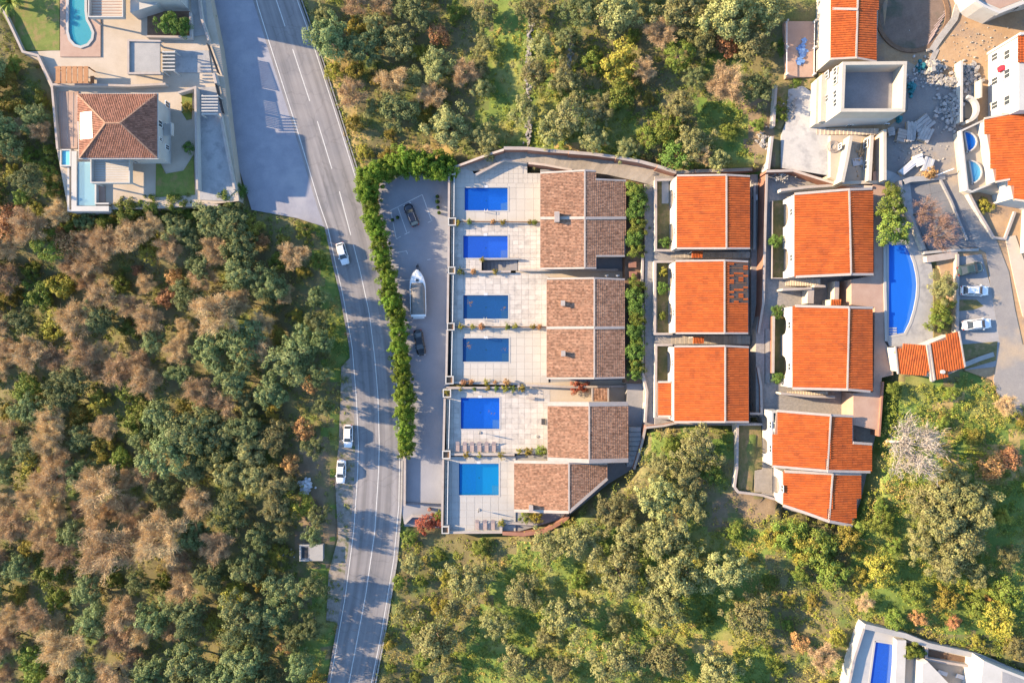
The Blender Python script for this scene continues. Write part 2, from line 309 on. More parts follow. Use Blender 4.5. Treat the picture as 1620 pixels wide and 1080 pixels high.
LOT = [(598, 300), (608, 275), (640, 270), (700, 270), (714, 272), (714, 430), (711, 612), (706, 722), (700, 835), (640, 832), (634, 800), (634, 730), (640, 712), (636, 620), (628, 540), (616, 470), (602, 400)]
SHOULDER = [(559, 560), (540, 580), (536, 700), (530, 760), (535, 850), (520, 905), (516, 980), (535, 985), (546, 945), (560, 836), (566, 745), (564, 633)]
VILLA = [(-40, -60), (-40, -5), (0, 18), (35, 84), (60, 95), (82, 143), (90, 238), (108, 333), (245, 330), (310, 326), (378, 318), (376, 260), (362, 190), (356, 135), (347, 70), (333, 0), (318, -60)]
COMPLEX = [(600, 262), (709, 262), (745, 254), (795, 230), (905, 237), (1045, 260), (1078, 270), (1192, 268), (1208, 272), (1224, 140), (1230, 30), (1245, 0), (1250, -60), (1700, -60), (1700, 640), (1590, 640), (1572, 600), (1530, 588), (1480, 606), (1410, 604), (1400, 610), (1392, 680), (1385, 752), (1366, 790), (1352, 836), (1235, 806), (1222, 790), (1160, 782), (1160, 676), (1022, 676), (1006, 742), (962, 765), (897, 820), (800, 850), (700, 850), (640, 836), (634, 800), (634, 730), (598, 300)]
SVILLA = [(1366, 988), (1336, 1090), (1330, 1140), (1700, 1140), (1700, 1090), (1620, 1068), (1550, 1036), (1432, 1004)]
CARVE = []      # (outline in metres, z the soil must stay under, margin)
def carve(poly, z, m=0.9): CARVE.append((poly, z, m))
def wpoly(px, z=None): return [G(a, b)[:2] if z is None else P2(a, b, z) for a, b in px]
def clean(poly):
    return poly
def sheet(name, px, m, dz=0.0, z=None, depth=0.5, cv=True, parent=None, kind='structure'):
    """a paved surface following the hillside (z None) or level at z, with its own thickness"""
    poly = wpoly(px, z); bm = bmesh.new(); vs = [bm.verts.new((x, y, 0)) for x, y in poly]; from_tess = tessellate_polygon([[Vector((x, y, 0)) for x, y in poly]])
    for tr_ in from_tess:
        try: bm.faces.new([vs[q] for q in tr_])
        except ValueError: pass
    if z is None:
        for kx in (KX0, KX1, KX2):
            bmesh.ops.bisect_plane(bm, geom=bm.verts[:] + bm.edges[:] + bm.faces[:], plane_co=(kx, 0, 0), plane_no=(1, 0, 0))
    for v in bm.verts: v.co.z = (T(v.co.x) if z is None else z) + dz
    bmesh.ops.recalc_face_normals(bm, faces=bm.faces)
    if sum(f.normal.z for f in bm.faces) < 0: bmesh.ops.reverse_faces(bm, faces=bm.faces)
    r = bmesh.ops.extrude_face_region(bm, geom=bm.faces[:]); top = [g for g in r['geom'] if isinstance(g, bmesh.types.BMVert)]
    for v in bm.verts:
        if v not in top: v.co.z -= depth
    bmesh.ops.recalc_face_normals(bm, faces=bm.faces)
    o = ORG.get(parent.name, (0, 0, 0)) if parent else (0, 0, 0)
    for v in bm.verts: v.co -= Vector(o)
    me = bpy.data.meshes.new(name); bm.to_mesh(me); bm.free(); me.materials.append(M[m]); ob = link(name, me, parent)
    if kind: tag(ob, kind=kind)
    if cv: carve(poly, (lambda x: Tn(x) - 0.3) if z is None else z - 0.3)
    return ob
def road_mesh():
    """carriageway as a strip with across/along coordinates for wear along the wheel tracks"""
    ys = np.linspace(-60, 1140, 180); L = np.interp(ys, [p[1] for p in ROAD_L], [p[0] for p in ROAD_L]) - 5; Rr = np.interp(ys, [p[1] for p in ROAD_R], [p[0] for p in ROAD_R]) + 4; nu = 9
    V = []; A = []; along = 0.0
    for i, y in enumerate(ys):
        c = (L[i] + Rr[i]) / 2
        if i: along += math.hypot(c - (L[i - 1] + Rr[i - 1]) / 2, y - ys[i - 1]) / S
        for j in range(nu): u = j / (nu - 1); x_, y_ = P2(L[i] + (Rr[i] - L[i]) * u, y); V.append((x_, y_, 0.0)); A.append((u * 9.0, along, 0.0))
    n = len(ys); idx = np.arange(n * nu).reshape(n, nu); F = np.stack([idx[1:, :-1], idx[1:, 1:], idx[:-1, 1:], idx[:-1, :-1]], -1).reshape(-1, 4)
    me = npmesh('road', V, F, 'asphalt_road'); at = me.attributes.new('lane', 'FLOAT_VECTOR', 'POINT'); at.data.foreach_set('vector', np.array(A, np.float32).ravel()); return tag(link('road', me), kind='structure')
def line_pts(line, a, b, n=None):
    """points of a polyline between fractions a..b of its length"""
    p = np.array(line, float); d = np.r_[0, np.cumsum(np.hypot(*np.diff(p, axis=0).T))]; n = n or max(2, int((b - a) * d[-1] / 12))
    t = np.linspace(a, b, n) * d[-1]
    return [(float(np.interp(q, d, p[:, 0])), float(np.interp(q, d, p[:, 1]))) for q in t]
def marking(line, w, z=0.008, name='road_marking'):
    return MB().strip([P2(a, b) for a, b in line], w, z - 0.004, z).build(name, 'paint')
road = road_mesh(); carve([P2(a, b) for a, b in ROAD], -0.3); plaza = sheet('road_apron', PLAZA, 'asphalt_old', -0.006, 0.0)
lot = sheet('parking_lot', LOT, 'asphalt_lot', -0.004, 0.0); sheet('gravel_shoulder', SHOULDER, 'gravel', 0.0, -0.01)
for nm, ln in (('edge_line', ROAD_L), ('edge_line', ROAD_R)):
    tag(marking(line_pts(ln, 0, 1, 90), 0.16, 0.009, nm), kind='structure')
for k, (a, b) in enumerate([((437, 0), (451, 42)), ((463, 78), (490, 160)), ((502, 192), (525, 267)), ((537, 303), (555, 372))]):
    tag(marking([a, b], 0.17, 0.009, 'centre_line'), kind='structure')
tag(marking(line_pts([p for p in ROAD_C if p[1] > 380], 0, 1, 60), 0.16, 0.009, 'centre_line'), kind='structure')
# gutter and kerb on the house side of the road, short kerb strip by the gate
kb = thing('kerb', 'low pale concrete kerb along the right road edge above the hedge', 'kerb')
pk = line_pts([(a + 7, b) for a, b in ROAD_R if b < 300], 0, 1, 28)
for a, b in zip(pk[:-1], pk[1:]):
    q = [(a[0] * 0.97 + b[0] * 0.03, a[1] * 0.97 + b[1] * 0.03), b]; MB().strip([P2(*q[0], 0.1), P2(*q[1], 0.1)], 0.22, -0.3, 0.11).build('kerb_stone', 'concrete_grey', kb)
kb2 = thing('kerb', 'low concrete kerb along the right road edge below the gate', 'kerb')
pk = line_pts([(636, 728), (635, 800), (628, 884), (609, 1003), (593, 1085)], 0, 1, 30)
for a, b in zip(pk[:-1], pk[1:]):
    q = (a[0] * 0.97 + b[0] * 0.03, a[1] * 0.97 + b[1] * 0.03); MB().strip([P2(*q, 0.1), P2(*b, 0.1)], 0.3, -0.3, 0.10).build('kerb_stone', 'concrete', kb2)
# parking bays
for ln in ([(618, 333), (668, 308)], [(629, 327), (644, 369)], [(648, 319), (652, 330)], [(668, 308), (683, 350)], [(618, 333), (627, 378)], [(627, 378), (634, 374)], [(640, 371), (648, 367)], [(677, 352), (684, 349)],
           [(624, 400), (643, 397), (645, 402)], [(632, 444), (650, 442)], [(676, 411), (681, 410)]):
    tag(marking(ln, 0.13, 0.004, 'bay_line'), kind='structure')

# ------------------------------------------------------------------ pools and pool terraces
def water_face(w, z, m, t):
    a = sum(w[i - 1][0] * w[i][1] - w[i][0] * w[i - 1][1] for i in range(len(w))); w = w if a > 0 else w[::-1]; o = ORG[t.name]
    me = bpy.data.meshes.new('water'); me.from_pydata([(x - o[0], y - o[1], z - o[2]) for x, y in w], [], [tuple(range(len(w)))]); me.materials.append(M[m]); return link('water', me, t)
def pool(label, rect, z, basin='pool_blue', water='water_blue', cat='pool', group=None, depth=1.5, rim=0.28, wl=0.12):
    x0, y1 = P2(rect[0], rect[1], z); x1, y0 = P2(rect[2], rect[3], z); t = thing('swimming_pool', label, cat, ((x0 + x1) / 2, (y0 + y1) / 2, z), group)
    b = MB(); w = 0.25
    b.box(x0, y0, z - depth - 0.2, x1, y1, z - depth)
    for bx in ((x0 - w, y0 - w, x0, y1 + w), (x1, y0 - w, x1 + w, y1 + w), (x0, y0 - w, x1, y0), (x0, y1, x1, y1 + w)): b.box(bx[0], bx[1], z - depth - 0.1, bx[2], bx[3], z - 0.06)
    b.build('basin', basin, t)
    c = MB(); r = rim
    for bx in ((x0 - r, y0 - r, x0, y1 + r), (x1, y0 - r, x1 + r, y1 + r), (x0, y0 - r, x1, y0), (x0, y1, x1, y1 + r)): c.box(bx[0], bx[1], z - 0.05, bx[2], bx[3], z + 0.035)
    c.build('coping', 'slab_white', t)
    water_face([(x0, y0), (x1, y0), (x1, y1), (x0, y1)], z - wl, water, t)
    for k in range(3):      # steps under water in one corner, and the main drain
        MB().box(x1 - .45 * (k + 1), y0, z - depth + .001, x1 - .45 * k - .002, y0 + 1.6, z - .3 - .32 * k).build('pool_step', 'slab_white', t)
    MB().tube(((x0 + x1) / 2, (y0 + y1) / 2, z - depth), ((x0 + x1) / 2, (y0 + y1) / 2, z - depth + .03), .22, .22, 12).build('drain', 'dark_metal', t)
    # skimmer and step irons
    MB().box((x0 + x1) / 2 - 0.35, y1 - 0.02, z - 0.1, (x0 + x1) / 2 + 0.35, y1 + 0.45, z + 0.05).build('skimmer_lid', 'plastic_white', t)
    return t
SLAB = {}
def unit_slab(m):
    if m not in SLAB:
        b = MB(); e = 0.02
        b.v = [(-.5, -.5, 0), (.5, -.5, 0), (.5, .5, 0), (-.5, .5, 0), (-.5 + e, -.5 + e, 1), (.5 - e, -.5 + e, 1), (.5 - e, .5 - e, 1), (-.5 + e, .5 - e, 1)]
        b.f = [(4, 5, 6, 7)] + [(k, (k + 1) % 4, 4 + (k + 1) % 4, 4 + k) for k in range(4)]; SLAB[m] = b.mesh('paving_slab', m)
    return SLAB[m]
def slabs(parent, x0, y0, x1, y1, z, m, sx, sy, gap=0.03, poly=None, jit=0.004):
    nx, ny = max(1, round((x1 - x0) / sx)), max(1, round((y1 - y0) / sy)); dx, dy = (x1 - x0) / nx, (y1 - y0) / ny; o = ORG.get(parent.name, (0, 0, 0))
    for i in range(nx):
        for j in range(ny):
            cx, cy = x0 + (i + .5) * dx, y0 + (j + .5) * dy
            if poly is not None and not inpoly(poly, [cx - dx * .5, cx + dx * .5, cx + dx * .5, cx - dx * .5], [cy - dy * .5, cy - dy * .5, cy + dy * .5, cy + dy * .5]).all(): continue
            s = link('paving_slab', unit_slab(m), parent); s.location = (cx - o[0], cy - o[1], z - o[2]); s.scale = (dx - gap, dy - gap, 0.04 + random.uniform(0, jit))
def terrace(rect, z, holes, m, sx=1.25, sy=1.25, gap=0.03, extra=None, base='grout', depth=4.0, name='terrace'):
    x0, y1 = P2(rect[0], rect[1], z); x1, y0 = P2(rect[2], rect[3], z)
    hs = [(*P2(h[0], h[3], z), *P2(h[2], h[1], z)) for h in holes]
    xs = sorted({x0, x1, *[h[0] for h in hs], *[h[2] for h in hs]}); ys = sorted({y0, y1, *[h[1] for h in hs], *[h[3] for h in hs]})
    b = MB(); cells = []
    for i in range(len(xs) - 1):
        for j in range(len(ys) - 1):
            cx, cy = (xs[i] + xs[i + 1]) / 2, (ys[j] + ys[j + 1]) / 2
            if any(h[0] < cx < h[2] and h[1] < cy < h[3] for h in hs): continue
            cells.append((xs[i], ys[j], xs[i + 1], ys[j + 1])); b.box(xs[i], ys[j], z - depth, xs[i + 1], ys[j + 1], z - 0.04)
    if extra: b.prism(pp(extra, z), z - depth, z - 0.04)
    t = b.build(name, base); tag(t, kind='structure')
    for c in cells: slabs(t, *c, z - 0.04, m, sx, sy, gap)
    if extra:
        ex = pp(extra, z); a = np.array(ex); slabs(t, a[:, 0].min(), a[:, 1].min(), a[:, 0].max(), a[:, 1].max(), z - 0.04, m, sx * .5, sy * .5, 0.015, poly=ex)
    carve([(x0, y0), (x1, y0), (x1, y1), (x0, y1)], z - 2.2)
    if extra: carve(pp(extra, z), z - 2.2)
    return t
ZT = 2.4
P1, P2_, P3, P4, P5, P6 = (735, 297, 803, 333), (733, 373, 803, 408), (733, 467, 804, 504), (732, 535, 805, 572), (729, 629, 790, 678), (726, 733, 789, 783)
terrace((713, 290, 858, 350), ZT, [P1], 'slab_cream', 1.9, 1.9, 0.012, extra=[(713, 290), (713, 262), (740, 258), (750, 275), (798, 252), (834, 257), (834, 274), (858, 274), (858, 290)], base='slab_cream')
terrace((713, 353, 858, 428), ZT, [P2_, (762, 411, 820, 428)], 'slab_stone', 1.15, 0.95, 0.014)
terrace((713, 432, 868, 516), ZT, [P3], 'slab_stone', 1.35, 1.0, 0.014)
terrace((713, 519, 868, 606), ZT, [P4], 'slab_cream', 1.5, 1.3, 0.02, base='slab_cream')
terrace((706, 616, 870, 718), ZT, [P5], 'slab_stone', 1.3, 1.05, 0.014)
terrace((703, 722, 816, 842), ZT, [P6], 'slab_white', 1.5, 1.5, 0.025)
pool('bright blue rectangular pool on the topmost terrace of the brown-roofed row', P1, ZT, water='water_blue')
pool('pale royal blue pool on second terrace beside the sunken steps', P2_, ZT, water='water_royal')
pool('dark navy rectangular pool on the grey slab third terrace', P3, ZT, water='water_navy')
pool('dark blue pool with leaf patch on the smooth cream fourth terrace', P4, ZT, water='water_navy')
pool('nearly square royal blue pool on fifth terrace above the loungers', P5, ZT, water='water_blue')
p6 = pool('two-tone blue and turquoise square pool on the lowest white terrace', P6, ZT, basin='pool_turq', water='water_turq')
x0, y1 = P2(727, 734, ZT); x1, y0 = P2(752, 782, ZT)
MB().box(x0, y0, ZT - 1.52, x1, y1, ZT - 1.3).build('deep_floor', 'pool_blue', p6)
for p_, spots in ((3, ((743, 479), (797, 486))), (4, ((741, 546), (798, 552))), (5, ((777, 652),))):
    t_ = [o for o in bpy.data.objects if o.name.startswith('swimming_pool') and not o.parent][p_ - 1]; b_ = MB()
    for a, c in spots:
        for k in range(26 if a < 770 else 9):
            x, y = P2(a + random.gauss(0, 2.6), c + random.gauss(0, 2.0), ZT); q = random.random() * 6; r = random.uniform(.06, .16); b_.quad(*[(x + r * math.cos(q + w), y + r * .6 * math.sin(q + w), ZT - .112 + .0004 * k) for w in (0, 1.6, 3.1, 4.7)])
    tag(b_.build('floating_leaves', 'soil', t_), kind='stuff')
# sunken stairs on terrace 2
st = thing('sunken_stairs', 'sunken stone stairs in a dark recess under the second pool', 'stairs', P(790, 420, 0.6))
for k in range(9):
    a = P2(764 + k * 6.1, 412, ZT); b = P2(764 + (k + 1) * 6.1, 427.5, ZT); MB().box(a[0], b[1], 0.2, b[0], a[1], 0.55 + k * 0.2).build('step', 'concrete_grey', st)

# passages beside the brown houses, hedge strip and paths
sheet('passage', [(816, 428.5), (1012, 428.5), (1012, 439), (870, 439), (858, 432), (816, 432)], 'cream_floor', z=ZT + 0.02, depth=3)
sheet('passage', [(816, 606.5), (1008, 600), (1008, 640), (866, 640), (866, 616.5), (816, 616.5)], 'cream_floor', z=ZT - 0.02, depth=3)
sheet('house_yard', [(855, 268), (1000, 268), (1000, 742), (962, 765), (897, 818), (800, 846), (795, 842), (816, 842), (816, 720), (870, 718), (870, 432), (858, 428)], 'concrete_grey', z=ZT - 0.15, depth=3)
sheet('hedge_bed', [(989, 283), (1020, 288), (1020, 420), (1012, 440), (1020, 460), (1020, 606), (989, 606)], 'soil', z=5.6, depth=5)
sheet('stair_yard', [(992, 606.5), (1021, 606.5), (1019, 672), (1004, 738), (992, 738)], 'concrete_grey', z=4.6, depth=4)
UP_PATH = [(720, 262), (742, 258), (752, 276), (798, 252.5), (836, 257), (850, 262), (905, 270), (960, 275), (1020, 290), (1020, 676), (1040, 676), (1040, 285), (1066, 278), (1040, 264), (975, 252), (900, 246), (835, 239), (797, 238)]
def zpath(px): return float(np.interp(px, [745, 800, 900, 1020, 1060], [2.6, 3.4, 4.6, 6.4, 7.0]))
# stepped cobble walkway along the red wall, each tread its own block
tp = [(720, 262), (760, 252), (797, 238), (835, 239), (900, 246), (975, 252), (1040, 264), (1066, 278)]; bt = [(745, 270), (765, 270), (798, 252.5), (836, 257), (905, 270), (960, 276), (1021, 290), (1040, 296)]
wp = thing('cobbled_walkway', 'stepped cobbled walkway rising beside the long red wall', 'walkway', P(900, 256, 3.0))
n = 40; tA = line_pts(tp, 0.03, 1, n + 1); bA = line_pts(bt, 0, 1, n + 1)
for k in range(n):
    z = zpath((tA[k][0] + bA[k][0]) / 2); q = [tA[k], tA[k + 1], bA[k + 1], bA[k]]
    MB().prism([P2(a, b, z) for a, b in q], z - 2.0, z).build('step', 'cobble_path', wp)
carve(wpoly(tp + bt[::-1], 4.0), lambda x: np.interp(x, [-8, 27], [1.8, 5.6]), 0.6)
sheet('path', [(1020, 291), (1041, 296), (1041, 676), (1020, 676)], 'cobble', z=6.4, depth=5)

# ------------------------------------------------------------------ walls
def wall(label, pts, z0, z1, w=0.3, m='white_wall', cope='coping', cw=0.42, cat='wall', name='garden_wall'):
    zt = z1 if isinstance(z1, (list, tuple)) else [z1] * len(pts); line = [P2(a, b, z) for (a, b), z in zip(pts, zt)]
    t = thing(name, label, cat, (*line[0], z0)); MB().strip(line, w, z0, list(zt)).build('wall_body', m, t)
    if cope: MB().strip(line, cw, [z + 0.002 for z in zt], [z + 0.08 for z in zt]).build('coping', cope, t)
    return t
# long red wall with saw-tooth steps
zz = lambda px: zpath(px) + 2.0
RW = [(797, 234.5), (835, 235), (868, 238.5), (900, 241), (938, 244), (975, 249), (1010, 255), (1040, 263), (1070, 273), (1100, 271), (1135, 270), (1190, 268)]
rwz = [zz(min(a, 1060)) for a, b in RW]
rw = thing('boundary_wall', 'long curved terracotta boundary wall above the cobbled walkway', 'wall', P(797, 235, 2.5))
for k in range(len(RW) - 1):
    z = max(rwz[k], rwz[k + 1]) - 0.3 + (0.5 if k % 2 else 0); l = [P2(*RW[k], z), P2(*RW[k + 1], z)]
    MB().strip(l, 0.45, z - 4.2, z).build('wall_panel', 'terracotta_wall', rw); MB().strip(l, 0.6, z + 0.003, z + 0.09).build('coping', 'coping', rw)
wall('short terracotta wall sloping down to the corner pillar of the top terrace', [(718, 265), (742, 256), (771, 245), (797, 237)], 1.0, [3.4, 3.9, 4.5, 5.2], 0.4, 'terracotta_wall')
wall('white angled parapet between top terrace and cobbled walkway', [(752, 277), (775, 265), (798, 252.5), (834, 257)], 1.5, [3.3, 3.3, 3.4, 3.4], 0.3)
wall('short white parapet stub by the top house gable', [(836, 258), (862, 261), (905, 269)], 1.5, [3.7, 4.2, 4.8], 0.3, 'terracotta_wall')
# terrace front wall and dividers
for lab, (xa, ya), (xb, yb) in (('beside the two upper pools', (710.5, 278), (710, 345)), ('beside the second terrace', (710, 357), (709.5, 423)), ('beside the third terrace', (709, 433), (708, 511)), ('beside the fourth terrace', (707.5, 522), (706, 596)), ('beside the fifth terrace', (703.5, 630), (701.5, 712)), ('beside the lowest terrace', (701, 727), (699.5, 831))):
    t = wall('white parapet above the parking lot ' + lab, [(xa, ya), (xb, yb)], -0.3, 3.1, 0.3)
    gx = 8; pz = 3.15; l = [P2(xa + gx, ya + 2, pz), P2(xb + gx, yb - 2, pz)]
    g = thing('glass_balustrade', 'frameless glass balustrade ' + lab, 'balustrade', (*l[0], ZT)); MB().strip(l, 0.05, ZT, pz).build('glass_panel', 'glass_green', g); MB().strip(l, 0.1, pz + 0.001, pz + 0.06).build('rail', 'lamp_white', g)
def planter(px, py, s, label, fill='soil', z=3.45):
    c = P(px, py, z); h = s / 2 / S * (H - z) / H; t = thing('corner_planter', label, 'planter', (c[0], c[1], 0)); b = MB(); w = 0.2
    for bx in ((c[0] - h, c[1] - h, c[0] - h + w, c[1] + h), (c[0] + h - w, c[1] - h, c[0] + h, c[1] + h), (c[0] - h + w, c[1] - h, c[0] + h - w, c[1] - h + w), (c[0] - h + w, c[1] + h - w, c[0] + h - w, c[1] + h)): b.box(bx[0], bx[1], -0.3, bx[2], bx[3], z)
    b.build('box', 'white_wall', t); MB().box(c[0] - h + w, c[1] - h + w, 2.0, c[0] + h - w, c[1] + h - w, z - 0.3).build('soil', fill, t)
for a, b, s, l, f in ((714.5, 270.5, 12, 'square terracotta capped pillar at the top corner of the terraces', 'terracotta_wall'), (715, 350.5, 12.5, 'square white planter of bare soil between first and second terrace', 'soil'), (714.5, 427.5, 11.5, 'square planter with tan soil between second and third terrace', 'dirt'), (713, 516.5, 12, 'square white planter of bare soil between third and fourth terrace', 'soil'),
    (711, 601, 13, 'square white planter with dark soil below the fourth terrace', 'soil'), (707, 622, 13, 'square planter overgrown with a shrub at top of fifth terrace', 'soil'), (706, 719, 13, 'square weedy planter between fifth and lowest terrace', 'soil'), (704.5, 838, 12, 'square planter at the bottom corner of the lowest terrace', 'soil')): planter(a, b, s, l, f)
wall('dark topped planter wall dividing first and second pool terrace', [(721, 350.5), (855, 351.5)], 0.5, 3.0, 0.45, cope='soil', cw=0.25)
wall('white low wall dividing second and third pool terrace', [(720, 430), (808, 429.5)], 0.5, 3.0, 0.35)
wall('white low wall running along the passage under the top house', [(822, 427), (978, 427)], 0.5, 3.1, 0.35)
wall('thin dark wall on the sunken stairs', [(762, 410), (822, 409.5)], 0.5, 3.0, 0.25, 'concrete_grey', 'concrete_grey', 0.3)
wall('planter wall dividing third and fourth pool terrace', [(720, 517), (864, 517.5)], 0.5, 3.0, 0.45, cope='soil', cw=0.25)
wall('white wall under the fourth terrace with planting behind', [(718, 605), (820, 607), (821, 613), (706, 613.5)], 0.5, [3.0, 3.0, 3.0, 3.1], 0.3)
wall('white edged wall along the red shrub passage', [(832, 609), (900, 612), (976, 611), (1010, 611)], 0.5, 3.3, 0.35)
wall('white low wall dividing fifth and lowest pool terrace', [(712, 718.5), (814, 719)], 0.5, 3.1, 0.45)
wall('white parapet at the bottom of the lowest terrace', [(711, 842), (793, 841.5), (793, 822)], -0.3, [3.1, 3.1, 3.1], 0.35)
wall('dark terracotta wall curving under the lowest house', [(795, 843), (828, 845), (862, 840), (894, 822), (899, 815)], 0.5, [3.4, 3.6, 3.9, 4.3, 4.5], 0.5, 'terracotta_wall', 'terracotta_wall', 0.7)
wall('white bracket wall by the lowest house garden', [(794, 826), (822, 828), (850, 829)], 1.0, 3.0, 0.3)
wall('grey low wall at the passage mouth above the fifth terrace', [(846, 629.5), (832, 629.5)], 1, 3.0, 0.25, 'concrete_grey')
# right boundary of the brown yard
wall('pale curved retaining wall between brown houses and path', [(1017, 480), (1017, 590), (1024, 620), (1021, 668)], 3.0, 7.0, 0.45)
wall('white retaining wall along the planted strip', [(1017, 405), (1016, 450)], 3.0, 6.6, 0.35)
wall('terracotta wall descending beside the stair yard', [(1022, 672), (1016, 700), (1003, 742)], 2.0, [6.9, 6.2, 5.4], 0.5, 'terracotta_wall')
yd = thing('outdoor_stairs', 'grey stone stairs descending in the shaded yard beside third brown house', 'stairs', P(1000, 660, 4.6))
for k in range(8):
    z = 4.75 + 0.16 * k; a = P2(995, 735 - k * 7.5, z); b = P2(1014, 728 - k * 7.5, z); MB().box(a[0], a[1], 4.5, b[0], b[1], z).build('step', 'concrete', yd)
# ------------------------------------------------------------------ houses
def tiles_mesh(name, polyw, o, d, zr, tan, w, l, m, org, rise=0.09, skip=None, lift=0.045):
    """rows of barrel tiles on a roof plane; o: point on the ridge, d: unit downslope direction"""
    e = (-d[1], d[0]); A = np.array(polyw); t = (A[:, 0] - o[0]) * d[0] + (A[:, 1] - o[1]) * d[1]; s = (A[:, 0] - o[0]) * e[0] + (A[:, 1] - o[1]) * e[1]
    nt_, ns = max(1, int(round((t.max() - t.min()) / l))), max(1, int(round((s.max() - s.min()) / w))); lt, ws = (t.max() - t.min()) / nt_, (s.max() - s.min()) / ns
    tt, ss = np.meshgrid(t.min() + (np.arange(nt_) + .5) * lt, s.min() + (np.arange(ns) + .5) * ws, indexing='ij'); tt = tt.ravel(); ss = ss.ravel()
    X = o[0] + tt * d[0] + ss * e[0]; Y = o[1] + tt * d[1] + ss * e[1]; k = inpoly(polyw, X, Y)
    if skip is not None: k &= ~skip(X, Y)
    tt, ss = tt[k], ss[k]; n = len(tt); rr = RNG.uniform(-1, 1, (n, 3))
    prof = [(-.5, 0.0), (-.26, 1.0), (.26, 1.0), (.5, 0.0)]; V = np.zeros((n, 8, 3))
    for a, (ta, lf) in enumerate(((-.5, 0.0), (.5, lift))):
        for b, (sb, hb) in enumerate(prof):
            tq = tt + ta * lt * 1.04; sq = ss + sb * ws * 0.97 + rr[:, 1] * 0.012
            V[:, a * 4 + b, 0] = o[0] + tq * d[0] + sq * e[0] - org[0]; V[:, a * 4 + b, 1] = o[1] + tq * d[1] + sq * e[1] - org[1]
            V[:, a * 4 + b, 2] = zr - tan * tq + hb * rise + lf + 0.02 + rr[:, 2] * 0.008 - org[2]
    q = np.array([(0, 4, 5, 1), (1, 5, 6, 2), (2, 6, 7, 3), (4, 7, 6, 5)]); F = (np.arange(n)[:, None, None] * 8 + q[None]).reshape(-1, 4)
    return npmesh(name, V.reshape(-1, 3), F, m)
def unproj(px, py, o, d, zr, tan):
    z = zr
    for _ in range(12):
        x, y = P2(px, py, z); z = zr - tan * ((x - o[0]) * d[0] + (y - o[1]) * d[1])
    return x, y
